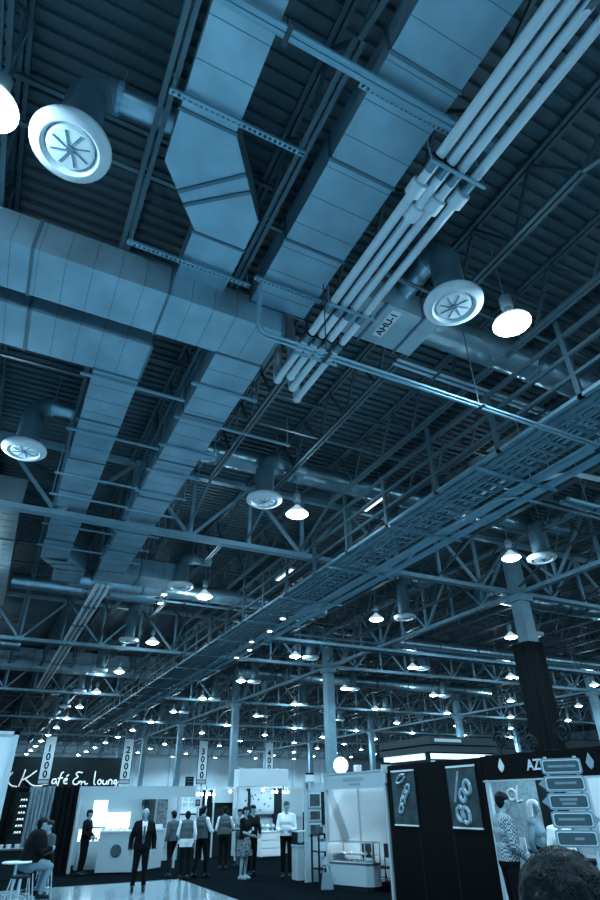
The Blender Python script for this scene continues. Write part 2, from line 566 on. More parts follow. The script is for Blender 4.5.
# ---- air diffusers
def diffuser(loc, up, arm, label, group=None, r=.455):
    """white ring with a swirl face, drum above, elbow and branch pipe"""
    t = T('air_diffuser', label, 'air diffuser', loc, group)
    x, y, z = loc
    MB().lathe([(r * .62, .10), (r * .66, .02), (r * .74, -.02), (r * .9, -.01), (r, .03), (r * 1.02, .07), (r * .98, .11), (r * .8, .12), (r * .62, .14)], loc, 36, close=True).build('ring', 'white', t, smooth=True)
    MB().lathe([(0, .0), (r * .3, .0), (r * .56, .0), (r * .6, .02), (r * .62, .09), (0, .09)], loc, 36).build('face_plate', 'white', t, smooth=True)
    v = MB()
    for k in range(8):
        a = 2 * PI * k / 8 + .2
        c, s_ = math.cos(a), math.sin(a)
        p0 = Vector((x + c * r * .1, y + s_ * r * .1, z - .004)); p1 = Vector((x + math.cos(a + .25) * r * .5, y + math.sin(a + .25) * r * .5, z - .004))
        v.beam(p0, p1, .016, .012)
    v.lathe([(0, -.02), (r * .1, -.02), (r * .11, 0), (0, .0)], loc, 12)
    v.build('swirl_slots', 'drum', t)
    d = MB(); n = 14
    d.tube([(x, y, z + .1 + (up - .1) * i / n) for i in range(n + 1)], r * .5, 22, radii=[r * .52 + (.012 if i % 2 else 0) for i in range(n + 1)])
    d.build('drum', 'drum', t, smooth=True)
    ax = Vector(arm).normalized(); e = MB(); R_ = r * .75
    pts = []
    for i in range(7):
        th = PI / 2 * i / 6
        pts.append(Vector((x, y, z + up)) + ax * R_ * (1 - math.cos(th)) + Vector((0, 0, R_ * math.sin(th))))
    e.tube(pts, r * .46, 20, radii=[r * .48 if i % 2 else r * .45 for i in range(7)])
    e.build('elbow', 'drum', t, smooth=True)
    c = pts[-1]
    b = MB(); b.tube([c, c + Vector(arm)], r * .4, 20); b.build('branch_pipe', 'spiral', t, smooth=True)
    MB().tube([c - ax * .04, c + ax * .04], r * .48, 20).build('clamp_band', 'strut', t)
    MB().tube([(c.x, c.y, c.z + r * .44), (c.x, c.y, ZT)], .012, 6).build('hanger_rod', 'strut', t)
    return t
zd = EYE + 6.5
dx = [-.69, 5.0, 14.75, 22.2, 30.2]
place = ['by the jogging duct', 'in the row left of the overhead walkway', 'in the row right of the overhead walkway', 'in the row just right of the draped column', 'in the far right row']
dd = {}
spec = {(0, 0): ('largest white round air diffuser, top left beside the glaring lamp', 1.1, (1.05, 0, 0)),
        (1, 0): ('white round air diffuser hanging between the pipes and the nearest glaring lamp', 1.05, (0, 1.0, 0)),
        (0, 1): ('white round air diffuser cut by the left edge beside the shorter long duct', .95, (.95, 0, 0)),
        (1, 1): ('white round air diffuser left of the second lamp, below the shiny crossing duct', .95, (.9, .1, 0)),
        (1, 2): ('white round air diffuser under the right turned end of the brightest long duct', .8, (.7, 0, 0)),
        (2, 1): ('white round air diffuser touching the top of the draped column', .95, (1.2, 0, 0)),
        (2, 2): ('white round air diffuser under the walkway, right of the second lamp of that row', 1.4, (1.2, 0, 0)),
        (3, 2): ('white round air diffuser just right of the top of the black column drape', 1.3, (1.2, 0, 0))}
ys = [4.5, 11.95, 19.5, 28.2, 36.1, 44.0, 51.9, 59.8]
for i, x in enumerate(dx):
    for k, y in enumerate(ys):
        if i == 0 and k > 1: continue
        if i >= 3 and k < 2: continue
        if i == 4 and k < 3: continue
        if (i, k) in spec:
            lab, up, arm = spec[(i, k)]; gr = None
        else:
            up, arm = 1.4, (.8, 0, 0)
            gr = 'distant air diffusers'
            lab = f'small air diffuser {place[i]}, {ORD[k]} from the camera'
        if k < 3 or 'far' not in dd:
            o = diffuser((x, y, zd), up, arm, lab, gr)
            if k >= 3: dd['far'] = o
        else:
            copy_tree(dd['far'], (x, y, zd), lab, None, gr)

# ---- trapeze hangers and conduits along X
def trapeze(label, x0, x1, y, z, perforated=False, rods=True):
    t = T('trapeze_hanger', label, 'pipe hanger', (x0, y, z), 'trapeze hangers under the ducts')
    m = MB()
    if perforated:
        m.box(x0, x1, y - .035, y - .028, z, z + .045); m.box(x0, x1, y + .028, y + .035, z, z + .045)
        m.box(x0, x1, y - .035, y - .02, z - .006, z); m.box(x0, x1, y + .02, y + .035, z - .006, z)
        n = int((x1 - x0) / .07)
        for i in range(n):
            xx = x0 + .07 * i
            m.box(xx, xx + .03, y - .02, y + .02, z - .006, z)
    else:
        m.box(x0, x1, y - .022, y + .022, z, z + .045)
    m.build('strut_rail', 'strut', t)
    if rods:
        for x in (x0 + .06, x1 - .06):
            MB().tube([(x, y, z - .03), (x, y, ZJ + .02)], .011, 6).build('threaded_rod', 'strut', t)
    return t
z1 = za - .08
trapeze('hole punched hanger rail under the jogging duct, above its bend', .2, 2.0, 3.72, z1, True)
trapeze('hole punched hanger rail under the end of the jogging duct', .2, 2.2, 6.1, z1, True)
trapeze('hole punched hanger rail under the wide duct left of the pipes', 2.2, 3.9, 2.66, z1, True)
trapeze('hanger rail under the far end of the wide duct left of the pipes', 2.2, 3.6, 5.9, z1, True)
z2 = zc - .07
for k, y in enumerate((9.0, 11.0, 13.1, 14.3, 16.3, 18.0)):
    trapeze(f'{ORD[k]} hanger rail counting away from the camera under the shorter long duct', .02, 2.0, y, z2)
for k, y in enumerate((8.4, 9.6, 10.8, 12.0, 13.2, 14.4, 16.0, 17.2, 18.4)):
    trapeze(f'{ORD[k]} hanger rail counting away from the camera under the brightest long duct', 1.95, 3.3 + (1.3 if k == 1 else 0), y, z2)

def rod_pair(label, x0, x1, y, z, r=.03, gap=.1, name='conduit_pair', tail=None):
    t = T(name, label, 'conduit', (x0, y, z))
    for k in (0, 1):
        yy = y + gap * k
        pts = [(x0, yy, z), (x1, yy, z)]
        if tail: pts = [(x0 - .12, yy, z + 1.0), (x0 - .12, yy, z + .12), (x0 - .08, yy, z + .04)] + pts
        MB().tube(pts, r, 8).build('conduit', 'strut', t, smooth=True)
    n = int((x1 - x0) / 3.0)
    for i in range(n):
        x = x0 + 1.0 + 3.0 * i
        m = MB(); m.box(x - .03, x + .03, y - .08, y + gap + .08, z - .05, z - .03)
        m.tube([(x, y + gap / 2, z - .03), (x, y + gap / 2, ZJ)], .01, 6)
        m.build('hanger', 'steel', t)
    return t
rod_pair('thin pair of conduits crossing under the lower end of the white pipes', 2.3, 40, 5.55, EYE + 5.72, .023, .08, tail=True)
rod_pair('pair of conduits crossing under the nearest glaring lamp from the AHU-1 box', 5.6, 30, 6.75, EYE + 7.42, .035, .13)
rod_pair('pipe crossing over both near ducts at the top of the frame', .2, 4.2, 2.5, EYE + 7.12, .04, .07)
rod_pair('thin conduits crossing below the first girder truss, left of the walkway', 2.0, 12.0, 22.5, EYE + 6.9, .03, .12)
rod_pair('thin conduits crossing the right bay beyond the draped column', 12.0, 48.0, 24.5, EYE + 6.7, .04, .15)

rod_pair('thick pipe pair leaving the overhead walkway at the right edge', 10.6, 34, 7.5, EYE + 5.75, .06, .18)
# ---- four jacketed pipes
zp = EYE + 7.0
t_pipes = []
names4 = ['leftmost of the four white jacketed pipes', 'second from the left of the four white jacketed pipes', 'third from the left of the four white jacketed pipes', 'rightmost of the four white jacketed pipes, set apart by a gap']
px = [3.51, 3.70, 3.89, 4.13]
pend = [7.85, 7.65, 7.95, 8.25]
for i in range(4):
    x = px[i]; rj = .068
    t = T('insulated_pipe', names4[i] + ' over the wide duct', 'pipe', (x, -3, zp), 'white pipes under the roof')
    MB().tube([(x, -4, zp), (x, pend[i], zp)], rj, 18).build('pipe_run', 'pipe', t, smooth=True)
    e = MB()
    e.tube([(x, pend[i] - .06, zp), (x, pend[i] + .03, zp + .02), (x, pend[i] + .06, zp + .09), (x, pend[i] + .06, zp + 1.7)], rj * 1.08, 16)
    e.build('riser_elbow', 'pipe', t, smooth=True)
    m = MB(); m.sphere((x, pend[i] + .02, zp - .0), rj * 1.35, 2); m.build('end_cap', 'pipe', t, smooth=True)
    for y, kind in ((2.98 + (.0, .02, .04, .06)[i], 's'), (3.36 + (.0, .32, .1, -.12)[i], 'c'), (5.75, 's'), (6.55, 's')):
        if kind == 's':
            MB().tube([(x, y - .1, zp), (x, y + .1, zp)], rj * 1.12, 16).build('sleeve', 'sleeve', t, smooth=True)
            c = MB(); c.tube([(x + rj * 1.3 * math.cos(a), y - .12, zp + rj * 1.3 * math.sin(a)) for a in (PI * (1 + k / 8) for k in range(9))], .014, 6)
            c.build('clamp_ring', 'black', t)
        else:
            c = MB()
            c.tube([(x, y - .12, zp), (x, y - .1, zp), (x, y + .1, zp), (x, y + .12, zp)], rj, 18, radii=[rj, rj * 1.75, rj * 1.75, rj])
            c.build('coupling', 'pipe', t, smooth=True)
for k, y in enumerate((-.6, 2.9, 5.6, 6.9)):
    t = T('trapeze_hanger', ['hanger rail under the four white pipes at the top of the frame', 'hanger rail carrying the four white pipes at their bulging couplings', 'hanger rail carrying the four white pipes beside the AHU-1 box', 'last hanger rail under the lower end of the four white pipes'][k], 'pipe hanger', (3.4, y, zp - .13))
    MB().box(3.38, 4.28, y - .02, y + .02, zp - .14, zp - .095).build('strut_rail', 'strut', t)
    for x in (3.4, 4.26):
        MB().tube([(x, y, zp - .15), (x, y, ZJ)], .011, 6).build('threaded_rod', 'strut', t)
# far bundle continuing the line
for i in range(3):
    x = 2.35 + .2 * i
    t = T('insulated_pipe', ['left', 'middle', 'right'][i] + ' one of three pale pipes running on beyond the bright long duct at far left', 'pipe', (x, 21.2, zc - .05))
    MB().tube([(x, 21.2, zc - .05), (x, 45, zc - .05)], .075, 12).build('pipe_run', 'pipe', t, smooth=True)
    for y in (24, 27, 31, 36): MB().tube([(x, y - .12, zc - .05), (x, y + .12, zc - .05)], .1, 12).build('sleeve', 'sleeve', t, smooth=True)

# ---- overhead walkway with cable ladders
zk = EYE + 5.9
t = T('overhead_walkway', 'long overhead steel walkway with railings and cable ladders, receding from the right edge', 'walkway', (9.0, -2, zk))
ya, yb = -2.0, 62.0
for x0, x1 in ((7.9, 7.98), (8.06, 8.2), (8.27, 8.36), (8.5, 8.55), (9.1, 9.15)):
    MB().box(x0, x1, ya, yb, zk, zk + .07).build('side_channel', 'girder', t)
for x0, x1, z in ((9.46, 9.68, .0), (9.88, 10.02, -.06)):
    MB().box(x0, x1, ya, yb, zk + z, zk + z + .1).build('flat_channel', 'walkpaint', t)
m = MB(); yy = ya
while yy < yb:
    m.box(8.55, 9.1, yy, yy + .09, zk + .03, zk + .06); yy += .3
tag(m.build('rungs', 'girder', t), kind='stuff')
m = MB(); yy = ya
while yy < yb:
    m.box(8.2, 8.27, yy, yy + .2, zk + .02, zk + .05); m.box(8.36, 8.5, yy, yy + .06, zk + .02, zk + .05); yy += .4
tag(m.build('tray_ties', 'girder', t), kind='stuff')
for x, zz in ((7.94, (.5, .95, 1.4)), (9.12, (.95,))):
    for z in zz:
        MB().box(x - .035, x + .035, ya, yb, zk + z - .035, zk + z + .035).build('handrail', 'joist', t)
y = .8; k = 0
while y < 60:
    MB().box(7.9, 7.98, y - .05, y + .05, zk, ZJ + .2 if k % 2 == 0 else zk + 1.45).build('railing_post', 'joist', t)
    if k % 2: MB().box(9.1, 9.15, y - .025, y + .025, zk, zk + 1.0).build('railing_post', 'joist', t)
    y += 2.0; k += 1
for i, x in enumerate((8.66, 8.8, 8.97)):
    tt = T('conduit', ['left', 'middle', 'right'][i] + ' one of three thin conduits lying in the ladder of the overhead walkway', 'conduit', (x, -2, zk + .08))
    MB().tube([(x, -2, zk + .09), (x, 62, zk + .09)], (.03, .022, .028)[i], 8).build('conduit_run', 'strut', tt, smooth=True)
tt = T('conduit', 'conduit that bends off the overhead walkway toward the right edge', 'conduit', (9.25, 14, zk - .05))
MB().tube([(9.28, 14, zk - .06), (9.28, 8.6, zk - .06), (9.34, 8.3, zk - .06), (9.55, 8.1, zk - .07), (9.9, 8.02, zk - .09), (10.4, 8.0, zk - .1), (30, 8.0, zk - .1)], .035, 10).build('conduit_run', 'strut', tt, smooth=True)
MB().tube([(12, 8.0, zk - .1), (12, 8.0, ZJ)], .01, 6).build('hanger_rod', 'strut', tt)
tt = T('flexible_hose', 'pale flexible hose sagging off the overhead walkway at the right edge', 'hose', (10, 7, zk))
MB().tube([(9.6, 8.2, zk + .12), (9.75, 7.5, zk + .16), (10.2, 6.9, zk + .1), (10.7, 6.7, zk - .02), (11.6, 6.6, zk + .05), (14, 6.5, zk + .3), (16, 6.5, ZJ)], .06, 12).build('hose', 'pipe', tt, smooth=True)
y = 1.0; k = 0
while y < 60:
    t = T('trapeze_hanger', f'{ORD[k]} support rail counting away from the camera under the walkway', 'pipe hanger', (7.8, y, zk - .1))
    MB().box(7.85, 10.15, y - .03, y + .03, zk - .11, zk - .06).build('strut_rail', 'strut', t)
    for x in (10.12, 9.42): MB().tube([(x, y, zk - .12), (x, y, ZJ)], .015, 6).build('threaded_rod', 'strut', t)
    y += 3.2; k += 1
# cable ladder crossing the right half
t = T('cable_ladder', 'cable ladder crossing the right half of the hall behind the draped column', 'cable ladder', (10, 24.0, EYE + 6.2))
for y in (23.7, 24.2): MB().box(10.3, 46, y - .03, y + .03, EYE + 6.15, EYE + 6.28).build('side_rail', 'strut', t)
m = MB(); x = 10.4
while x < 46: m.box(x, x + .1, 23.7, 24.2, EYE + 6.18, EYE + 6.22); x += .3
tag(m.build('rungs', 'strut', t), kind='stuff')
for x in (12, 18, 24, 30, 36, 42): MB().tube([(x, 23.95, EYE + 6.2), (x, 23.95, ZJ)], .015, 6).build('hanger_rod', 'strut', t)

# ---- small fixtures along the walkway
for k, (x, y) in enumerate(((8.9, 19.2), (9.2, 21.1), (9.2, 23.0), (9.72, 24.5), (9.75, 26.2))):
    t = T('flood_light', f'{ORD[k]} small flood light from the camera on the far stretch of the walkway', 'flood light', (x, y, zk))
    MB().lathe([(0, 0), (.11, .0), (.12, .03), (.08, .16), (.03, .2), (0, .2)], (x, y, zk - .14), 16).build('housing', 'ballast', t, smooth=True)
    MB().lathe([(0, -.03), (.07, -.02), (.1, -.001), (0, -.001)], (x, y, zk - .14), 16).build('bulb', 'spot', t, smooth=True)
    MB().tube([(x, y, zk + .05), (x, y, zk + .1)], .02, 8).build('clamp', 'strut', t)
for k, (x, y, z) in enumerate(((4.35, 19.1, 7.95), (4.46, 20.0, 7.9))):
    t = T('flood_light', ['upper', 'lower'][k] + ' of two small flood lights beside the fourth lamp left of the walkway', 'flood light', (x, y, z))
    MB().lathe([(0, 0), (.1, .0), (.11, .03), (.07, .16), (.03, .2), (0, .2)], (x, y, z), 16).build('housing', 'ballast', t, smooth=True)
    MB().lathe([(0, -.03), (.06, -.02), (.09, -.001), (0, -.001)], (x, y, z), 16).build('bulb', 'spot', t, smooth=True)
    MB().tube([(x, y, z + .2), (x, y, ZJ)], .012, 8).build('stem', 'strut', t)
for k, (x, y0, y1) in enumerate(((8.55, 17.6, 19.0), (8.34, 11.3, 12.4))):
    t = T('strip_light', ['strip light over the walkway beyond the first girder truss', 'strip light over the walkway near the shiny crossing duct'][k], 'strip light', (x, y0, EYE + 7.1))
    MB().box(x - .09, x + .09, y0, y1, EYE + 7.12, EYE + 7.2).build('tray', 'ballast', t)
    MB().box(x - .05, x + .05, y0 + .05, y1 - .05, EYE + 7.09, EYE + 7.12).build('tube', 'screen', t)
    for y in (y0 + .15, y1 - .15): MB().tube([(x, y, EYE + 7.2), (x, y, ZJ + .03)], .01, 6).build('hanger_rod', 'strut', t)

# ================================================================== LAMPS
def lamp(loc, label, group=None):
    t = T('high_bay_lamp', label, 'ceiling lamp', loc, group)
    MB().lathe([(0, -.07), (.1, -.062), (.19, -.04), (.26, -.012), (.3, .02), (0, .02)], loc, 24).build('lens', 'lens', t, smooth=True)
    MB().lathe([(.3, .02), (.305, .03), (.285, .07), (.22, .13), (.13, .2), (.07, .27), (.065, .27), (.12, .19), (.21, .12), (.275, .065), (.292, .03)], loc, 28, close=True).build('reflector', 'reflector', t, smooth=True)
    MB().lathe([(0, .27), (.07, .27), (.075, .3), (.05, .38), (0, .38)], loc, 16).build('socket', 'ballast', t, smooth=True)
    MB().lathe([(0, .38), (.09, .38), (.105, .4), (.105, .6), (.09, .62), (0, .62)], loc, 18).build('ballast', 'ballast', t, smooth=True)
    h = MB(); x, y, z = loc
    h.tube([(x + .05 * math.cos(a), y, z + .66 + .05 * math.sin(a)) for a in (2 * PI * k / 10 for k in range(11))], .01, 6, cap=False)
    h.build('hook', 'strut', t)
    MB().tube([(x, y, z + .7), (x, y, ZJ + 1.1)], .012, 6).build('stem', 'strut', t)
    return t
LX = [-1.55 + 7.66 * k for k in range(0, 9)]
LY = [4.4 + 7.9 * k for k in range(14)]
zl = EYE + 6.5
pl = bpy.data.lights.new('lamp_light', 'SPOT')          # what the reflector throws down
pl.energy = 2300; pl.color = (.54, .83, 1); pl.shadow_soft_size = .2; pl.spot_size = math.radians(150); pl.spot_blend = .6
pu = bpy.data.lights.new('lamp_glow', 'POINT')          # what leaks sideways and up
pu.energy = 105; pu.color = (.54, .83, 1); pu.shadow_soft_size = .14
l0 = None
rown = ['at the left edge', 'left of the overhead walkway', 'right of the overhead walkway', 'past the draped column', 'right of the draped column', 'two right of the draped column', 'three right of the draped column', 'next to the farthest right', 'farthest right']
named = {(1, 0): 'nearest glaring high bay lamp, right of the diffuser by the AHU-1 box', (0, 0): 'glaring high bay lamp cut by the left edge beside the largest diffuser'}
for i, x in enumerate(LX):
    for k, y in enumerate(LY):
        if i == 0 and k > 3: continue
        if k == 0 and i > 1: continue
        lab = named.get((i, k), f'high bay lamp, {ORD[k]} from the camera in the row {rown[i]}')
        if l0 is None: o = l0 = lamp((x, y, zl), lab, 'high bay lamps')
        else: o = copy_tree(l0, (x, y, zl), lab, None, 'high bay lamps')
for i, x in enumerate(LX):
    for k, y in enumerate([-3.4] + LY):
        if (i == 0 and k > 6): continue
        lo = bpy.data.objects.new('lamp_light', pl)
        COL.objects.link(lo)
        lo.location = (x, y, zl - .09)
        if k < 15:
            lo = bpy.data.objects.new('lamp_glow', pu)
            COL.objects.link(lo)
            lo.location = (x, y, zl - .24)

# ================================================================== SHOW FLOOR
def rot_about(c, ang):
    return Matrix.Translation(Vector(c)) @ Matrix.Rotation(ang, 4, 'Z') @ Matrix.Translation(-Vector(c))

# ---- blank white partition cut by the left edge
t = T('partition_panel', 'tall blank white partition panel cut by the left edge', 'partition', (-.5, 6.7, 0))
MB().box(-1.4, .23, 6.7, 6.74, .06, 2.47).build('panel', 'panel', t)
f = MB(); f.box(.23, .28, 6.69, 6.75, 0, 2.5); f.box(-1.45, -1.4, 6.69, 6.75, 0, 2.5); f.box(-1.45, .28, 6.69, 6.75, 2.47, 2.5)
f.build('frame', 'alu', t)
MB().box(-.6, .0, 6.45, 7.0, 0.012, .04).build('foot_plate', 'alu', t)

# ---- hanging aisle banners
for num, xc, nm in (('1000', 4.88, 'leftmost, in front of the cafe lettering'), ('2000', 11.25, 'right of the cafe lettering'), ('3000', 18.02, 'left of the plain pale column'), ('4000', 24.6, 'behind the white sign block')):
    t = T('aisle_banner', f'tall pale hanging banner numbered {num}, {nm}', 'banner', (xc, 56, 3.2), 'hanging aisle banners')
    MB().box(xc - .43, xc + .43, 55.98, 56.02, 3.55, 6.62).build('banner_cloth', 'panel', t)
    f = MB()
    for z in (3.22, 3.52): f.box(xc - .45, xc + .45, 55.96, 56.04, z, z + .05)
    for x in (xc - .45, xc + .41): f.box(x, x + .04, 55.96, 56.04, 3.22, 6.62)
    f.build('banner_frame', 'ink', t)
    MB().box(xc - .4, xc + .4, 55.985, 56.015, 3.27, 3.52).build('footer_panel', 'bluepanel', t)
    for i, ch in enumerate(num):
        text(ch, .7, 'numeral', 'ink', t, face_mtx((xc, 55.97, 5.75 - .62 * i), (1, 0, 0), (0, 0, 1)), .004, bold=.03)
    w_ = MB()
    for x in (xc - .38, xc + .38): w_.tube([(x, 56, 6.6), (x, 56, ZJ)], .012, 6)
    w_.build('hanging_wire', 'strut', t)

# ---- cafe wall with script lettering
t = T('cafe_wall', 'dark cafe wall at the far left carrying white script lettering', 'sign wall', (0, 62, 0))
MB().box(-13.5, 12.0, 62, 62.3, 0, 5.5).build('wall_panel', 'walldark', t)
MB().box(-13.5, 12.0, 61.9, 62, 3.02, 3.14).build('ledge', 'ink', t)
def ZX(px, py):
    return (2.6 + (px - 8) * .0803 + (px - 8) ** 2 * .000042, 61.93, 3.3 + (785 - py) * .0772 - (px - 60) * .0006)
strokes = [
    [(10, 773), (7.5, 776), (6.5, 780), (8, 784), (12, 786.5), (17, 787)],                       # C
    [(22, 770), (20.5, 779), (18.5, 787)], [(33.5, 771), (27, 777), (21, 780.5)], [(23, 779), (28, 783), (33, 786.5), (42, 786)],   # K
    [(44, 772), (40, 775), (39, 781), (42, 785), (48, 784)],
    [(55, 779.5), (51.5, 779), (50.5, 783), (53, 784.5), (55.2, 780), (55.5, 784.5)],             # a
    [(61, 772), (58.8, 773), (58, 779), (57, 786)], [(56, 778.5), (61, 778)],                     # f
    [(62.5, 781), (66, 780.5), (65, 778), (62.5, 779.5), (62.6, 783.8), (66.5, 783.5)], [(64.5, 776.5), (66.5, 774.5)],   # e acute
    [(80, 772.5), (75, 771.5), (73.5, 774.5), (77, 777), (72.5, 779), (71.5, 783.5), (76, 785), (80, 781)],               # ampersand
    [(77, 782), (81, 781), (80.5, 785)], [(81, 782.5), (84, 781), (84, 784.8), (87, 783.5)],
    [(93, 770.5), (93, 784.5), (95.2, 784.3)],                                                     # L
    [(98.6, 779), (96.6, 781), (97.5, 784.3), (100, 784), (100.6, 781), (98.6, 779)],
    [(102, 779.5), (102, 783.6), (104, 784.4), (105.8, 783), (106, 779.5), (106.2, 784.4)],
    [(107.8, 784.4), (107.8, 779.5), (110, 779.2), (111.4, 780.5), (111.4, 784.4)],
    [(116, 780), (113.6, 779.5), (113, 783), (115, 784), (116.2, 780), (116.4, 785), (114, 787)],
    [(118, 782), (120.4, 781.5), (119.5, 779.3), (117.8, 781), (118.5, 784), (121, 783.6)]]
for s_ in strokes:
    # smooth the stroke with a quadratic pass
    P_ = [Vector(ZX(*p)) for p in s_]
    for _ in range(2 if len(P_) > 2 else 0):
        Q = [P_[0]]
        for a_, b_ in zip(P_[:-1], P_[1:]): Q += [a_.lerp(b_, .25), a_.lerp(b_, .75)]
        P_ = Q + [P_[-1]]
    MB().tube(P_, .058, 8).build('letter_stroke', 'script', t, smooth=True)

# ---- drapes and display rack in front of the cafe
def drape(label, x0, x1, y, z1, m, z0=.02, waves=5, amp=.05):
    n = waves * 8
    A = []; B = []
    mb = MB()
    for i in range(n + 1):
        x = x0 + (x1 - x0) * i / n
        yy = y + amp * math.sin(2 * PI * waves * i / n)
        A.append((x, yy)); 
    poly = A + [(p[0], p[1] + .02) for p in reversed(A)]
    mb.prism(poly, z0, z1)
    o = mb.build('drape', m)
    ctr = Vector(((x0 + x1) / 2, y, z0))
    for v in o.data.vertices: v.co -= ctr
    o.location = ctr
    return tag(o, label, 'drape')
drape('pale grey gathered drape hanging under the 1000 banner', 2.15, 2.9, 30, 2.5, 'drape')
drape('black drape between the pale grey drape and the narrow pale strip', 2.92, 3.6, 30.1, 2.5, 'black', waves=4)
drape('narrow pale drape strip left of the white counter booth', 2.2, 2.45, 23.3, 2.4, 'drape', waves=2)
drape('black drape just left of the white counter booth', 2.48, 3.2, 23.1, 2.38, 'black', waves=4)
drape('wide black drape at the left edge behind the blank partition', -1.6, 1.7, 30.4, 2.5, 'black', waves=14)
t = T('display_rack', 'narrow rack of glowing shiny wares beside the wide black drape', 'rack', (1.95, 29.2, 0))
MB().box(1.75, 1.79, 29.1, 29.4, .02, 2.3).box(2.1, 2.14, 29.1, 29.4, .02, 2.3).build('upright', 'ink', t)
s_ = MB(); w_ = MB()
for k in range(6):
    z = .9 + .22 * k
    s_.box(1.79, 2.1, 29.1, 29.4, z, z + .02)
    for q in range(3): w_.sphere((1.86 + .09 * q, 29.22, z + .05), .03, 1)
s_.build('shelf', 'alu', t); tag(w_.build('glowing_wares', 'screen', t), kind='stuff')  # wares are no lamps: their glints are put in as emission
t = T('service_counter', 'low dark counter at the left edge with white things on top', 'counter', (0, 22.5, 0))
MB().box(-1.5, 1.72, 22.2, 22.9, .02, .72).build('counter_body', 'ink', t); MB().box(-1.55, 1.76, 22.15, 22.95, .72, .76).build('counter_top', 'steel', t)
for k, x in enumerate((1.12, 1.34, 1.58)):
    o = MB().lathe([(0, 0), (.06, 0), (.08, .1), (.075, .1), (.055, .01), (0, .01)], (0, 0, 0), 14).build('serving_bowl', 'white'); o.location = (x, 22.5, .76)
    tag(o, f'{["left", "middle", "right"][k]} white bowl on the low dark counter at the left edge', 'bowl')

# ---- white counter booth
t = T('exhibition_booth', 'white exhibition booth behind the person in the dark suit', 'booth', (5, 24.5, 0))
MB().box(3.25, 7.2, 22.96, 23.04, 2.04, 2.38).build('fascia', 'bluepanel', t)
MB().box(3.25, 3.31, 23.0, 26, 0.012, 2.38).build('left_wall', 'panel', t)
MB().box(3.25, 7.6, 26, 26.06, 0.012, 2.38).build('rear_wall', 'bluepanel', t)
for x in (3.25, 6.62):
    MB().box(x - .03, x + .04, 22.97, 23.04, 0.012, 2.38).build('corner_post', 'alu', t)
MB().box(4.2, 4.72, 25.93, 25.97, 1.15, 1.98).build('light_panel', 'lightbox', t)
MB().box(6.1, 6.55, 25.95, 25.98, 1.05, 2.0).build('dark_poster', 'poster', t)
MB().box(6.65, 7.05, 25.95, 25.98, 1.05, 2.0).build('floral_poster', 'floral', t)
for k, x in enumerate((6.02, 6.13, 6.22)): MB().box(x, x + .05, 25.9, 25.93, 1.78, 1.98).build('blurred_lettering', 'ink', t)
# the lit show case at the back
t = T('show_case', 'glowing glass show case on the back wall of the white counter booth', 'display case', (5.1, 25.5, 0))
MB().box(4.72, 5.62, 25.4, 25.9, .012, .98).build('base', 'bluepanel', t)
MB().box(4.74, 5.6, 25.84, 25.88, 1.0, 1.6).build('lit_back', 'screen', t)
MB().box(4.72, 5.62, 25.4, 25.88, .98, 1.0).box(4.72, 5.62, 25.4, 25.88, 1.6, 1.63).build('case_frame', 'alu', t)
w_ = MB()
for k in range(9): w_.sphere((4.82 + .09 * k, 25.55 + .08 * (k % 2), 1.04 + .02 * (k % 3)), .035, 1)
tag(w_.build('jewellery', 'ink', t), kind='stuff')
t = T('show_case', 'low lit show case beside the person at the left wall of the white counter booth', 'display case', (4.0, 24.2, 0))
MB().box(3.6, 4.35, 24.0, 24.5, .012, .78).build('base', 'bluepanel', t)
MB().box(3.6, 4.35, 24.46, 24.5, .78, 1.13).build('lit_back', 'screen', t)
MB().box(3.6, 4.35, 24.0, 24.46, 1.12, 1.14).build('glass_top', 'glass', t)
w_ = MB()
for k in range(7): w_.sphere((3.68 + .1 * k, 24.2, .82 + .03 * (k % 2)), .04, 1)
tag(w_.build('jewellery', 'ink', t), kind='stuff')
t = T('reception_counter', 'pale angled counter with a round emblem in front of the white booth', 'counter', (4.9, 22.3, 0))
cpoly = ((3.9, 22.05), (5.0, 21.62), (6.12, 22.72), (5.75, 23.1), (4.95, 22.35), (4.1, 22.7))
MB().prism(cpoly, .08, 1.1).build('counter_body', 'bluepanel', t)
MB().prism([(c[0] * 1.01 - .05, c[1] * 1.002 - .06) for c in cpoly], 1.1, 1.14).build('counter_top', 'panel', t)
MB().prism([(c[0], c[1] + .05) for c in cpoly], .012, .08).build('plinth', 'ink', t)
n_ = Vector((-.43, -1.1, 0)).normalized(); rt = Vector((1.1, -.43, 0)).normalized()
ec = Vector((4.42, 21.845, .62)) + n_ * .006
e_ = MB(face_mtx(ec, rt, (0, 0, 1))); e_.lathe([(0, 0), (.17, 0), (.17, .006), (0, .006)], (0, 0, 0), 28); e_.build('round_emblem', 'sign', t)
# glass bowls on the counter
for k, (x, y) in enumerate(((5.75, 22.6), (5.95, 22.75))):
    o = MB().box(-.1, .1, -.08, .08, 0, .12).build('display_tray', 'white', bevel=.01); o.location = (x, y, 1.14)
    tag(o, ['left', 'right'][k] + ' white display tray on the right end of the pale angled counter', 'tray')

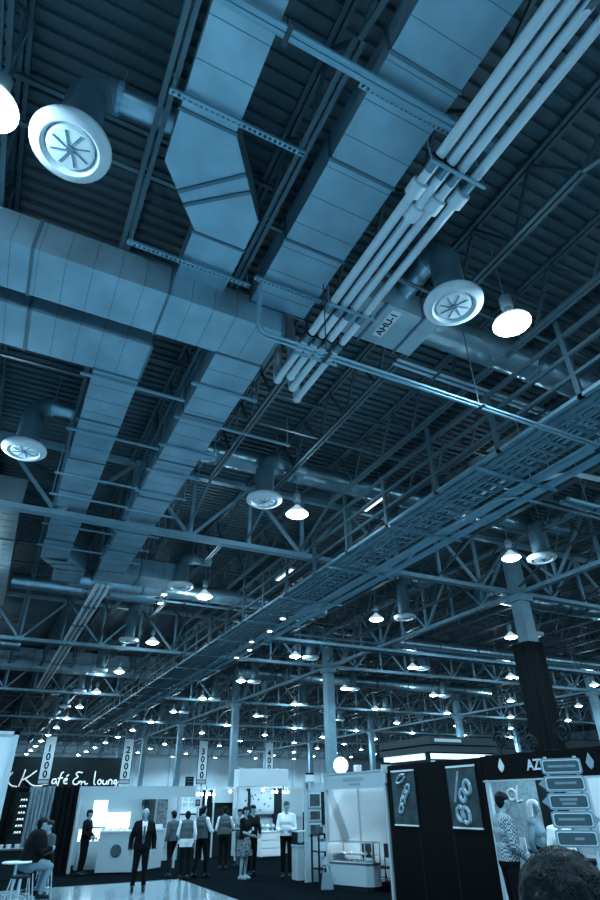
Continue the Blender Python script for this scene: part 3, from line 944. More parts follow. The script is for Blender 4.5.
# ---- booths in the middle distance
t = T('exhibition_booth', 'booth with a dark doorway and dotted posters behind the people in vests', 'booth', (9, 26.2, 0))
MB().box(7.0, 8.34, 26.2, 26.25, .5, 2.1).build('white_poster', 'panel', t)
q_ = MB()
for r_ in range(2):
    for c_ in range(3): q_.box(7.5 + .25 * c_, 7.68 + .25 * c_, 26.18, 26.2, 1.75 + .17 * r_, 1.87 + .17 * r_)
q_.build('poster_grid', 'bluepanel', t)
MB().box(7.0, 8.3, 26.18, 26.2, 1.45, 1.5).build('poster_rule', 'ink', t)
MB().box(8.36, 9.0, 26.3, 26.35, .012, 2.3).build('dark_wall', 'black', t)
for x in (8.34, 8.98): MB().box(x, x + .06, 26.1, 26.16, .012, 2.4).build('frame_post', 'alu', t)
MB().box(9.04, 9.95, 26.2, 26.26, 1.85, 2.36).build('header', 'bluepanel', t)
MB().box(9.04, 9.95, 26.4, 26.45, .012, 1.85).build('dark_doorway', 'ink', t)
MB().box(9.95, 13.2, 26.3, 26.36, .012, 2.36).build('light_wall', 'bluepanel', t)
MB().box(9.85, 10.5, 26.1, 26.13, 1.3, 2.25).build('left_dotted_poster', 'dots', t)
MB().box(10.66, 11.72, 26.1, 26.13, 1.42, 2.2).build('right_dotted_poster', 'dots', t)
MB().box(10.5, 10.62, 26.12, 26.2, .012, 2.36).box(11.72, 12.1, 26.12, 26.2, .012, 2.36).build('dark_strip', 'ink', t)
MB().box(8.36, 13.2, 25.3, 25.36, 2.34, 2.4).build('light_rail', 'alu', t)
for x in (8.38, 13.1): MB().box(x, x + .06, 25.3, 25.36, .012, 2.4).build('rail_post', 'alu', t)
t = T('white_sign_block', 'plain white sign block over the booth with dotted posters', 'sign', (10.2, 24, 0))
MB().box(9.28, 11.4, 24.0, 24.6, 2.38, 3.0).build('sign_box', 'panel', t, bevel=.01)
for x in (9.32, 11.3): MB().box(x, x + .05, 24.3, 24.36, .012, 2.38).build('sign_post', 'alu', t)
spx = [(8.03, 25.28, 2.15), (8.2, 25.28, 2.15), (8.5, 25.28, 2.15), (8.7, 25.28, 2.13), (9.4, 25.28, 2.24), (10.85, 25.28, 2.28), (11.3, 25.28, 2.22), (11.47, 25.28, 2.22), (11.85, 25.28, 2.2), (12.0, 25.28, 2.2)]
sl = bpy.data.lights.new('booth_spot', 'POINT'); sl.energy = 8; sl.color = (.62, .87, 1); sl.shadow_soft_size = .05
MB().box(7.7, 8.38, 25.3, 25.34, 2.34, 2.38).build('light_rail_extension', 'alu', bpy.data.objects['exhibition_booth.001'])
for k, c in enumerate(spx):
    t = T('spotlight', f'{ORD[k]} small glowing spotlight from the left on the booth light rail', 'spotlight', c, 'booth spotlights')
    MB().sphere(c, .06, 2).build('bulb', 'spot', t, smooth=True)
    MB().tube([(c[0], c[1], c[2] + .05), (c[0], c[1] + .04, 2.36)], .02, 8).build('arm', 'alu', t)
    lo = bpy.data.objects.new('booth_spot', sl); COL.objects.link(lo); lo.location = (c[0], c[1] - .1, c[2] - .1)
t = T('hanging_card', 'small white hanging card with a dark square letter D', 'sign', (7.98, 25.0, 1.68))
MB().box(7.8, 8.14, 25.0, 25.02, 1.68, 2.06).build('card', 'panel', t)
MB().box(7.88, 8.06, 24.99, 25.0, 1.76, 1.97).build('dark_square', 'ink', t)
text('D', .16, 'letter', 'panel', t, face_mtx((7.97, 24.985, 1.865), (1, 0, 0), (0, 0, 1)), .002)
MB().tube([(7.97, 25.01, 2.06), (7.97, 25.3, 2.36)], .008, 6).build('cord', 'strut', t)
t = T('hanging_board', 'small dark hanging board left of the 3000 banner', 'sign', (12.1, 40, 2.6))
MB().box(11.85, 12.38, 40, 40.05, 2.6, 3.25).build('board', 'ink', t)
b_ = MB()
for z in (2.75, 2.95, 3.1): b_.box(11.92, 12.3, 39.985, 40, z, z + .06)
b_.build('blurred_lines', 'sign', t)
MB().tube([(12.1, 40.02, 3.25), (12.1, 40.02, ZJ)], .01, 6).build('cord', 'strut', t)

# cabinet with drawers
t = T('drawer_cabinet', 'bright white cabinet with wide drawers under the right dotted poster', 'cabinet', (10.75, 24, 0))
MB().box(10.28, 11.24, 24.0, 24.5, .1, .86).build('cabinet_body', 'white', t)
MB().box(10.3, 11.22, 24.05, 24.45, .012, .1).build('plinth', 'ink', t)
for k in range(3):
    MB().box(10.3, 11.22, 23.975, 24.0, .12 + .25 * k, .34 + .25 * k).build('drawer', 'white', t, bevel=.006)
MB().box(10.26, 11.26, 23.96, 24.52, .86, .89).build('cabinet_top', 'white', t)
for k, x in enumerate((10.4, 10.62, 10.85, 11.08)):
    o = MB().lathe([(0, 0), (.07, 0), (.05, .02), (.02, .05), (.03, .1), (.09, .15), (.07, .2), (.03, .23), (0, .25)], (0, 0, 0), 14).build('display_bust', 'white' if k % 2 else 'bluepanel', smooth=True)
    o.location = (x, 24.22, .89)
    tag(o, f'{ORD[k]} small jewellery bust from the left on the white drawer cabinet', 'display bust', 'busts on the drawer cabinet')
# tall pedestal case in front of the white-shirted man
t = T('pedestal_case', 'narrow pale pedestal with a glass case in front of the person in the white shirt', 'display case', (8.8, 17.7, 0))
MB().box(8.62, 9.02, 17.5, 17.9, .012, .78).build('pedestal', 'bluepanel', t)
MB().box(8.6, 9.04, 17.48, 17.92, .78, .82).build('tray', 'alu', t)
MB().box(8.62, 9.02, 17.5, 17.9, .82, 1.12).build('glass_case', 'glass', t)
MB().box(8.6, 9.04, 17.48, 17.92, 1.12, 1.14).build('case_lid', 'alu', t)
w_ = MB()
for k in range(6): w_.sphere((8.68 + .06 * k, 17.62 + .07 * (k % 2), .85), .03, 1)
tag(w_.build('jewellery', 'white', t), kind='stuff')

# ---- framed pictures wall, rack and bags
t = T('picture_wall', 'pale booth wall with three dark framed pictures between the pedestal and the white booth', 'partition', (9.5, 17, 0))
MB().box(8.6, 11.6, 17.0, 17.05, .012, 2.33).build('wall_panel', 'bluepanel', t)
for k, (z0, z1) in enumerate(((1.72, 2.08), (1.4, 1.66), (1.08, 1.34))):
    f = MB().box(8.72, 9.1, 16.96, 17.0, z0, z1).build('picture_frame', 'alu', t)
    MB().box(8.75, 9.07, 16.95, 16.962, z0 + .03, z1 - .03).build('picture', 'poster', f)
MB().box(9.14, 9.24, 16.96, 17.0, 1.3, 2.1).build('side_picture', 'ink', t)
t = T('display_stand', 'black stand loaded with bags and wares at the left end of the white booth', 'stand', (8.75, 16.3, 0))
for x in (8.55, 8.95):
    for y in (16.1, 16.5): MB().box(x - .02, x + .02, y - .02, y + .02, .012, 1.12).build('leg', 'ink', t)
for z in (.35, .72, 1.1): MB().box(8.53, 8.97, 16.08, 16.52, z, z + .025).build('shelf', 'ink', t)
for k, (x, y, z, w_, h_, m_) in enumerate(((8.68, 16.2, .745, .2, .2, 'panel'), (8.84, 16.35, .745, .16, .26, 'bluepanel'), (8.66, 16.25, 1.125, .14, .16, 'grey'), (8.82, 16.2, .375, .2, .24, 'panel'))):
    o = MB().box(-w_ / 2, w_ / 2, -.09, .09, 0, h_).build('carton', m_, bevel=.012); o.location = (x, y, z)
    tag(o, ['white carton on the middle shelf of the black stand', 'taller pale carton on the middle shelf of the black stand', 'grey carton on top of the black stand', 'white carton on the lowest shelf of the black stand'][k], 'carton')
def bag(label, loc, m_, sx, sz, rz):
    t = T('handbag', label, 'bag', loc)
    b_ = MB(); b_.prism([(-sx, -.08), (sx, -.08), (sx * .95, .08), (-sx * .95, .08)], 0, sz)
    b_.bm.verts.ensure_lookup_table()
    for v in b_.bm.verts:
        v.co.x *= 1 - .25 * v.co.z / sz; v.co.y *= 1 - .5 * v.co.z / sz; v.co += Vector(loc)
    b_.build('bag_body', m_, t, bevel=.02)
    h_ = MB(); h_.tube([Vector(loc) + Vector((sx * .5 * math.cos(a), 0, sz - .02 + .18 * math.sin(a))) for a in (PI * k / 8 for k in range(9))], .012, 6)
    h_.build('handle', m_, t, smooth=True)
    t.rotation_euler = (0, 0, rz)
bag('black bag on the floor before the black stand', (8.55, 15.85, .012), 'black', .17, .3, .4)
bag('striped pale bag leaning by the left end of the glass counter case', (8.42, 15.45, .012), 'midcloth', .16, .34, -.5)
for k, (x, y, z) in enumerate(((8.72, 16.9, 2.36), (8.56, 12.68, 2.42))):
    t = T('booth_number_plate', ['small white number plate above the framed pictures', 'small white number plate at the corner of the white and black booths'][k], 'sign', (x, y, z))
    MB().box(x - .13, x + .13, y - .03, y, z - (.0), z + .17).build('plate', 'panel', t); MB().box(x - .13, x + .13, y - .032, y + .002, z + .17, z + .22).build('plate_cap', 'ink', t)
    MB().box(x - .02, x + .02, y, y + .11, z - .2, z + .12).build('bracket', 'alu', t)

# ---- white shell booth
t = T('exhibition_booth', 'open white shell booth with plain white panels beside the black booth', 'booth', (10, 14.2, 0))
for y in (12.79, 15.69): MB().box(8.56, 8.64, y - .04, y + .04, .012, 2.5).build('corner_post', 'alu', t)
MB().box(8.57, 8.62, 12.83, 15.65, 2.16, 2.47).build('fascia', 'bluepanel', t)
f = MB(); f.box(8.56, 8.63, 12.83, 15.65, 2.13, 2.16); f.box(8.56, 8.63, 12.83, 15.65, 2.47, 2.5); f.build('fascia_rail', 'alu', t)
b_ = MB(); b_.box(8.565, 8.57, 13.7, 14.7, 2.3, 2.38); b_.box(8.565, 8.57, 13.9, 14.4, 2.21, 2.26); b_.build('blurred_lettering', 'drape', t)
for k in range(3):
    x = 8.64 + .97 * k
    MB().box(x, x + .93, 15.68, 15.7, .06, 2.44).build('side_panel', 'whitepanel', t)
    MB().box(x + .93, x + .97, 15.66, 15.72, .012, 2.5).build('panel_post', 'alu', t)
MB().box(8.64, 11.6, 15.66, 15.72, 2.44, 2.5).build('top_rail', 'alu', t)
for k in range(3):
    y = 12.8 + .97 * k
    MB().box(11.56, 11.6, y, y + .95, .012, 2.5).build('rear_panel', 'whitepanel', t)
MB().box(8.64, 8.7, 13.3, 15.2, 2.3, 2.34).build('added_light_bar', 'lightbox', t)  # unseen bar and area light added behind the fascia to brighten the panels
la = bpy.data.lights.new('added_light_bar', 'AREA'); la.shape = 'RECTANGLE'; la.size = .08; la.size_y = 1.9; la.energy = 9; la.color = (.66, .88, 1)
lo = bpy.data.objects.new('added_light_bar', la); COL.objects.link(lo); lo.location = (8.75, 14.25, 2.29); lo.rotation_euler = (0, math.radians(-35), 0)
# glass counter case: faces the aisle at a slant
pr_ = [(8.6, 15.6), (9.04, 14.6), (9.2, 14.5), (9.44, 14.55), (9.05, 15.65)]
t = T('counter_case', 'glass topped counter case with a grey base at the front of the white booth', 'display case', (9, 15, 0))
MB().prism([(p[0] * .97 + .27, p[1] * .97 + .455) for p in pr_], .012, .1).build('toe_kick', 'ink', t)
MB().prism(pr_, .1, .52).build('base', 'bluepanel', t)
MB().prism([(p[0] * 1.02 - .182, p[1] * 1.02 - .302) for p in pr_], .52, .56).build('base_ledge', 'sign', t)
MB().prism([(p[0] * .98 + .18, p[1] * .98 + .3) for p in pr_], .56, .575).build('case_floor', 'panel', t)
MB().prism([(p[0] * .985 + .135, p[1] * .985 + .226) for p in pr_], .72, .73).build('glass_shelf', 'glass', t)
f = MB()
for p in pr_: f.box(p[0] - .012, p[0] + .012, p[1] - .012, p[1] + .012, .56, .98)
for a_, b2 in zip(pr_, pr_[1:] + pr_[:1]): f.beam((a_[0], a_[1], .98), (b2[0], b2[1], .98), .025, .025)
f.build('case_frame', 'alu', t)
MB().prism(pr_, .975, .985).build('glass_top', 'glass', t)
w_ = MB(); rnd = random.Random(3)
for k in range(40):
    u_, v_ = rnd.random(), rnd.random()
    a_ = Vector((8.68, 15.5)).lerp(Vector((9.1, 14.62)), u_); a_ += Vector((.33, .06)) * v_
    z_ = .59 if k % 2 else .745
    w_.sphere((a_.x, a_.y, z_), .022 + .012 * rnd.random(), 1)
tag(w_.build('jewellery', 'white', t), kind='stuff')
o = bpy.data.lights.new('case_light', 'POINT'); o.energy = 9; o.color = (.7, .9, 1); o.shadow_soft_size = .03
lo = bpy.data.objects.new('case_light', o); COL.objects.link(lo); lo.location = (9.05, 15.05, .93)
def chair(label, loc, rz, m_='ink', seat=.45, frame='ink', back=True, splay=.05, name='folding_chair'):
    t = T(name, label, 'chair', (0, 0, 0))
    MB().box(-.21, .21, -.2, .2, seat - .03, seat).build('seat', m_, t, bevel=.01)
    for sx in (-1, 1):
        for sy in (-1, 1):
            top = seat if not (back and sy < 0) else .92
            m = MB(); m.tube([(sx * (.19 + splay), sy * (.18 + splay), .012), (sx * .19, sy * .18, seat), (sx * .19, sy * .2, top)] if top > seat else [(sx * (.19 + splay), sy * (.18 + splay), .012), (sx * .19, sy * .18, seat)], .014, 8)
            m.build('leg', frame, t, smooth=True)
    if back: MB().box(-.2, .2, -.22, -.19, .62, .92).build('backrest', m_, t, bevel=.008)
    m = MB(); m.tube([(-.19 - splay * .6, -.19, .2), (.19 + splay * .6, -.19, .2)], .01, 6); m.tube([(-.19 - splay * .6, .19, .2), (.19 + splay * .6, .19, .2)], .01, 6)
    m.build('stretcher', frame, t)
    t.location = loc; t.rotation_euler = (0, 0, rz)
    return t
chair('dark chair in the white booth at the right end of the glass counter case', (9.85, 14.75, 0), 2.2)
chair('black chair behind the glass counter case with only its back showing', (9.72, 15.28, 0), -1.3)
# round paper lantern and small box over the white booth
t = T('globe_light', 'bright white globe light behind the top of the white booth', 'lamp', (10.43, 18, 2.7))
MB().sphere((10.43, 18, 2.84), .24, 3).build('globe', 'screen', t, smooth=True)
MB().tube([(10.43, 18, .012), (10.43, 18, 2.6)], .025, 8).build('pole', 'alu', t); MB().lathe([(0, 0), (.22, 0), (.2, .03), (0, .04)], (10.43, 18, .012), 20).build('base', 'alu', t)
t = T('speaker_box', 'small white box on a pole behind the white booth, right of the globe light', 'box', (11.07, 18, 2.65))
MB().box(10.97, 11.17, 17.92, 18.12, 2.66, 2.86).build('box_body', 'white', t, bevel=.02); MB().tube([(11.07, 18.02, .012), (11.07, 18.02, 2.68)], .025, 8).build('pole', 'alu', t)

# ---- tower sign over the booths
t = T('tower_sign', 'dark flat topped tower sign with white strips above the booth corner', 'sign', (11, 13.8, 2.5))
tx0, tx1, ty0, ty1 = 10.0, 12.2, 12.75, 15.05
MB().box(tx0, tx1, ty0, ty1, 3.07, 3.24).build('upper_band', 'towerband', t)
MB().box(tx0 + .03, tx1 - .03, ty0 + .03, ty1 - .03, 3.03, 3.07).build('shadow_gap', 'ink', t)
MB().box(tx0, tx1, ty0, ty1, 2.9, 3.03).build('lower_band', 'towerband', t)
MB().box(tx0 + .1, tx1 - .1, ty0 + .1, ty1 - .1, 2.72, 2.9).build('inner_core', 'ink', t)
for k in range(4):
    y = ty0 + .35 + .46 * k
    MB().box(tx0 + .03, tx0 + .08, y, y + .43, 2.74, 2.88).build('white_cell', 'lightbox', t)
MB().box(tx0 + .03, tx1 - .2, ty0 + .03, ty0 + .08, 2.74, 2.86).build('white_strip', 'lightbox', t)
MB().box(tx0 + .15, tx0 + 1.0, ty0 - .012, ty0, 3.12, 3.19).build('white_inset', 'panel', t)
for x in (tx0 + .15, tx1 - .15):
    for y in (ty0 + .15, ty1 - .15): MB().box(x - .04, x + .04, y - .04, y + .04, .012, 2.9).build('post', 'alu', t)

# ---- black booth
t = T('exhibition_booth', 'black booth with two jewellery posters and a lettered header at the right', 'booth', (10, 8, 0))
for k in range(3):
    y1_ = 12.7 - 1.08 * k
    MB().box(8.585, 8.63, y1_ - 1.06, y1_, .012, 2.56).build('black_panel', 'blackpanel', t)
MB().box(8.59, 8.66, 9.42, 9.47, .012, 2.56).box(8.58, 8.65, 10.53, 10.55, .012, 2.56).box(8.58, 8.65, 11.61, 11.63, .012, 2.56).build('panel_joint', 'ink', t)
MB().box(8.56, 8.63, 9.34, 9.42, .012, 2.18).build('door_post', 'alu', t)
MB().box(8.58, 8.66, 3.2, 9.46, 2.17, 2.57).build('header', 'blackpanel', t)
MB().box(8.55, 8.66, 3.2, 9.46, 2.15, 2.175).build('header_trim', 'alu', t)
MB().box(8.63, 11.6, 12.66, 12.72, .012, 2.56).build('party_wall', 'blackpanel', t)
MB().box(11.6, 11.66, 3.2, 12.72, .012, 2.5).build('rear_wall', 'bluepanel', t)
MB().box(11.55, 11.6, 11.05, 12.5, .9, 2.3).build('glossy_poster', 'jewel', t)
MB().box(11.45, 11.6, 10.3, 10.95, .012, 2.4).build('dark_column', 'ink', t)
for k in range(3): MB().box(11.54, 11.6, 8.2 - 1.6 * k, 9.6 - 1.6 * k, 1.0, 2.3).build('pale_poster', 'panel', t)
for lab, y0, y1_, seed in (('narrow', 11.62, 12.48, 1), ('wide', 9.66, 10.5, 2)):
    p_ = MB().box(8.56, 8.58, y0, y1_, 1.42, 2.42).build('poster', 'poster', t)
    f = MB(); f.box(8.55, 8.582, y0, y1_, 2.42, 2.455); f.box(8.55, 8.582, y0, y1_, 1.4, 1.43); f.build('poster_rail', 'panel', p_)
    W = y1_ - y0
    def ring(u, v, ru, rv, th, rotz=0):
        cy, cz = y1_ - u * W, 1.42 + v
        pts = []
        for k in range(19):
            a = 2 * PI * k / 18
            du, dv = ru * math.cos(a), rv * math.sin(a)
            pts.append((8.558, cy - (du * math.cos(rotz) - dv * math.sin(rotz)), cz + du * math.sin(rotz) + dv * math.cos(rotz)))
        MB().tube(pts, th, 6, cap=False).build('printed_jewel', 'jewel', p_, smooth=True)
    if seed == 1:
        ring(.42, .86, .17, .06, .03, .35)
        for u, v in ((.68, .66), (.56, .56), (.46, .44), (.36, .3)): ring(u, v, .1, .06, .035, .8)
    else:
        MB().tube([(8.558, y1_ - .42 * W, .93 + 1.42), (8.558, y1_ - .36 * W, .78 + 1.42), (8.558, y1_ - .2 * W, .42 + 1.42)], .028, 6).build('printed_jewel', 'jewel', p_)
        for u, v, r_ in ((.68, .66, .11), (.5, .52, .1), (.34, .22, .12), (.52, .2, .13)): ring(u, v, r_ * .8, r_, .04, .3)
for y, z in ((8.94, 2.39), (7.0, 2.36)):
    d_ = MB(); d_.prism([(0, .13), (.075, .0), (.05, -.06), (0, -.1), (-.05, -.06), (-.075, 0)], 0, .012)
    for v in d_.bm.verts: v.co = Vector((8.578 - v.co.z, y - v.co.x, z + v.co.y))
    d_.build('leaf_logo', 'panel' if y > 8 else 'drape', t)
text('AZU', .23, 'header_lettering', 'panel', t, face_mtx((8.575, 8.32, 2.37), (0, -1, 0), (0, 0, 1)), .006, 'LEFT')
# script on the glossy poster inside
for P_ in ([(-.1, -.06), (.05, .0), (.2, .02), (.4, -.02)], [(.1, .06), (.3, .1)], [(.62 + .17 * math.cos(a), .12 + .11 * math.sin(a)) for a in (2 * PI * k / 14 for k in range(15))], [(.86, .3), (.8, .1), (.78, -.02), (.95, .0)]):
    MB().tube([(11.54, 12.4 - u * .9, 1.84 + v) for u, v in P_], .026, 6).build('script_mark', 'white', t, smooth=True)
t = T('sales_counter', 'pale counter with a dark top band in the black booth at the right edge', 'counter', (8.9, 6.2, 0))
MB().box(8.62, 9.1, 3.3, 8.1, .012, .9).build('counter_body', 'panel', t)
MB().box(8.6, 9.12, 3.3, 8.12, .9, 1.08).build('counter_band', 'ink', t)
b_ = MB()
for y, w_ in ((7.7, .25), (7.3, .12), (6.9, .3)): b_.box(8.592, 8.6, y - w_ / 2, y + w_ / 2, .96, 1.03)
b_.build('blurred_lettering', 'drape', t)
MB().box(8.58, 9.14, 3.3, 8.14, 1.08, 1.11).build('counter_top', 'steel', t)
bl_ = bpy.data.lights.new('booth_light', 'POINT'); bl_.energy = 22; bl_.color = (.62, .87, 1); bl_.shadow_soft_size = .08
for y in (11.0, 8.6, 6.2):
    t = T('arm_light', {11.0: 'arm light over the glossy poster inside the black booth', 8.6: 'arm light in the middle of the black booth', 6.2: 'arm light over the pale counter of the black booth'}[y], 'spotlight', (10.7, y, 2.4))
    MB().sphere((10.6, y, 2.42), .05, 2).build('bulb', 'spot', t, smooth=True); MB().tube([(10.6, y, 2.46), (11.1, y, 2.56), (11.62, y, 2.5)], .015, 6).build('arm', 'alu', t)
    lo = bpy.data.objects.new('booth_light', bl_); COL.objects.link(lo); lo.location = (10.5, y, 2.32)

# ---- draped column at the right
dm = MB(); n = 64; poly = []
for i in range(n):
    a = 2 * PI * i / n
    sq = .42 / max(abs(math.cos(a)), abs(math.sin(a)))
    r_ = min(sq, .5) + .03 * math.sin(a * 16)
    poly.append((16.8 + r_ * math.cos(a), 15.15 + r_ * math.sin(a)))
dm.prism(poly, .015, 6.62)
o = dm.build('column_drape', 'black'); tag(o, 'black pleated cloth wrapped around the tall column at the right', 'drape')
for k, (y, z, r_) in enumerate(((9.3, 2.95, .16), (7.75, 2.96, .2), (8.5, 2.85, .13))):
    t = T('curled_wire_ornament', ['curled black wire ornament on the black booth left of the draped column', 'large ring shaped black wire ornament on the black booth right of the draped column', 'small curled black wire ornament on the black booth below the draped column'][k], 'ornament', (9.0, y, 2.57))
    m = MB(); m.tube([(9.0, y + r_ * math.cos(a) * (1 - a / 14), z - .1 + r_ * math.sin(a) * (1 - a / 14)) for a in (2 * PI * q / 16 for q in range(33))], .022, 6); m.build('curl', 'ink', t, smooth=True)
    MB().tube([(9.0, y, 2.57), (9.0, y, z - .1)], .022, 6).build('stem', 'ink', t); MB().box(8.6, 9.1, y - .05, y + .05, 2.57, 2.59).build('foot', 'ink', t)

# ---- directional sign stand
t = T('direction_sign', 'stand of five rounded arrow panels in front of the black booth header', 'sign', (4.49, 3.97, 0))
R_ = Vector((.662, -.748, 0)); U_ = Vector((0, 0, 1)); C_ = Vector((4.49, 3.97, 0)); N_ = R_.cross(U_)
def rrect(wd, ht, r, tipl=0, tipr=0):
    pts = []
    for cx, cy, a0 in ((wd - r, ht - r, 0), (-wd + r, ht - r, 90), (-wd + r, -ht + r, 180), (wd - r, -ht + r, 270)):
        if a0 == 180 and tipl: pts.append((-wd - tipl, 0))
        for k in range(5):
            a = math.radians(a0 + 22.5 * k); pts.append((cx + r * math.cos(a), cy + r * math.sin(a)))
    if tipr: pts.append((wd + tipr, 0))
    return pts
for k in range(5):
    zc_ = 2.125 - .129 * k
    tl, tr = ((0, 0), (.05, 0), (.05, 0), (0, .05), (0, .05))[k]
    fm = face_mtx(C_ + R_ * (.012 * 0) + U_ * zc_, R_, U_)
    p_ = MB(fm).prism(rrect(.163, .06, .022, tl, tr), -.02, 0).build('arrow_panel', 'signrim', t)
    MB(fm).prism(rrect(.15, .047, .018), 0, .003).build('panel_line', 'signline', p_)
    MB(fm).prism(rrect(.143, .041, .016), .003, .005).build('panel_field', 'sign', p_)
    b_ = MB(fm)
    for (u, v, wd) in (((-.04, 0, .07), (.075, 0, .04)), ((-.03, .004, .05), (.05, .004, .04)), ((0, .014, .07), (0, -.016, .055)), ((-.01, .004, .1),), ((.02, .0, .035),))[k]:
        b_.box(u - wd, u + wd, v - .009, v + .009, .005, .0065)
    b_.build('blurred_lettering', 'signrim', p_)
for s_ in (-1, 1):
    a_ = C_ + R_ * (.12 * s_) - N_ * .04
    MB().tube([a_ + U_ * .012, a_ + U_ * 2.2], .014, 8).build('stand_pole', 'alu', t)
MB(face_mtx(C_ - N_ * .04, R_, Vector((0, 0, 1)))).box(-.25, .25, 0.012, .04, -.2, .2).build('stand_base', 'ink', t)

# ---- cafe tables at the left
t = T('bar_table', 'small white topped table cut off beside the seated person', 'table', (1.3, 16.3, 0))
MB().lathe([(0, 0), (.3, 0), (.31, .015), (.3, .03), (0, .03)], (1.22, 16.4, .8), 28).build('table_top', 'panel', t)
MB().tube([(1.22, 16.4, .03), (1.22, 16.4, .8)], .03, 10).build('pedestal', 'alu', t); MB().lathe([(0, 0), (.24, 0), (.22, .03), (0, .04)], (1.22, 16.4, .002), 24).build('base', 'alu', t)

# ================================================================== PEOPLE
_ib = bmesh.new(); bmesh.ops.create_icosphere(_ib, subdivisions=2, radius=1)
ICO = [v.co.copy() for v in _ib.verts]; _ib.free()
def hull_into(bm, spheres):
    vs = [bm.verts.new(Vector(c) + d * r) for c, r in spheres for d in ICO]
    bmesh.ops.convex_hull(bm, input=vs)
    loose = [v for v in bm.verts if not v.link_faces]
    if loose: bmesh.ops.delete(bm, geom=loose, context='VERTS')

def remesh(prims, voxel, smooth=3):
    bm = bmesh.new()
    for zone, sph in prims:
        b2 = bmesh.new(); hull_into(b2, sph)
        me = bpy.data.meshes.new('tmp'); b2.to_mesh(me); b2.free()
        bm.from_mesh(me); bpy.data.meshes.remove(me)
    me = bpy.data.meshes.new('tmp'); bm.to_mesh(me); bm.free()
    o = bpy.data.objects.new('tmp', me); COL.objects.link(o)
    md = o.modifiers.new('r', 'REMESH'); md.mode = 'VOXEL'; md.voxel_size = voxel
    sm = o.modifiers.new('s', 'SMOOTH'); sm.iterations = smooth; sm.factor = .5
    dg = bpy.context.evaluated_depsgraph_get()
    out = bpy.data.meshes.new_from_object(o.evaluated_get(dg))
    bpy.data.objects.remove(o); bpy.data.meshes.remove(me)
    return out

def mesh_arrays(me):
    n = len(me.vertices)
    co = np.empty(n * 3, 'f'); me.vertices.foreach_get('co', co); co = co.reshape(-1, 3)
    no = np.empty(n * 3, 'f'); me.vertices.foreach_get('normal', no); no = no.reshape(-1, 3)
    return co, no

def zones_of(co, prims, names):
    best = np.full(len(co), 1e9); idx = np.zeros(len(co), int)
    for zone, sph in prims:
        zi = names.index(zone)
        d = np.full(len(co), 1e9)
        for i, (c, r) in enumerate(sph):
            c = np.array(c)
            d = np.minimum(d, np.linalg.norm(co - c, axis=1) - r)
            for (c2, r2) in sph[i + 1:]:
                c2 = np.array(c2); ab = c2 - c; L = ab @ ab
                if L < 1e-9: continue
                h = np.clip(((co - c) @ ab) / L, 0, 1)
                d = np.minimum(d, np.linalg.norm(co - (c + h[:, None] * ab), axis=1) - (r + h * (r2 - r)))
        m = d < best
        best[m] = d[m]; idx[m] = zi
    return idx

def shell(me, mask_v, off, name, m, parent, smooth_it=2):
    """garment: the chosen region of the body surface, lifted off it"""
    co, no = mesh_arrays(me)
    polys = [p for p in me.polygons if all(mask_v[v] for v in p.vertices)]
    used = sorted({v for p in polys for v in p.vertices})
    mp = {v: i for i, v in enumerate(used)}
    nm = bpy.data.meshes.new(name)
    wr = [noise.noise(Vector(co[v]) * 9) * .006 for v in used]
    nm.from_pydata([tuple(co[v] + no[v] * (off + wr[i])) for i, v in enumerate(used)], [], [[mp[v] for v in p.vertices] for p in polys])
    nm.materials.append(M[m])
    for p in nm.polygons: p.use_smooth = True
    o = bpy.data.objects.new(name, nm); COL.objects.link(o); o.parent = parent
    return o

ZN = ['head', 'torso', 'hips', 'uarm', 'farm', 'hand', 'thigh', 'shin', 'foot', 'neck']
def lerp3(a, b, t): return tuple(a[i] + (b[i] - a[i]) * t for i in range(3))

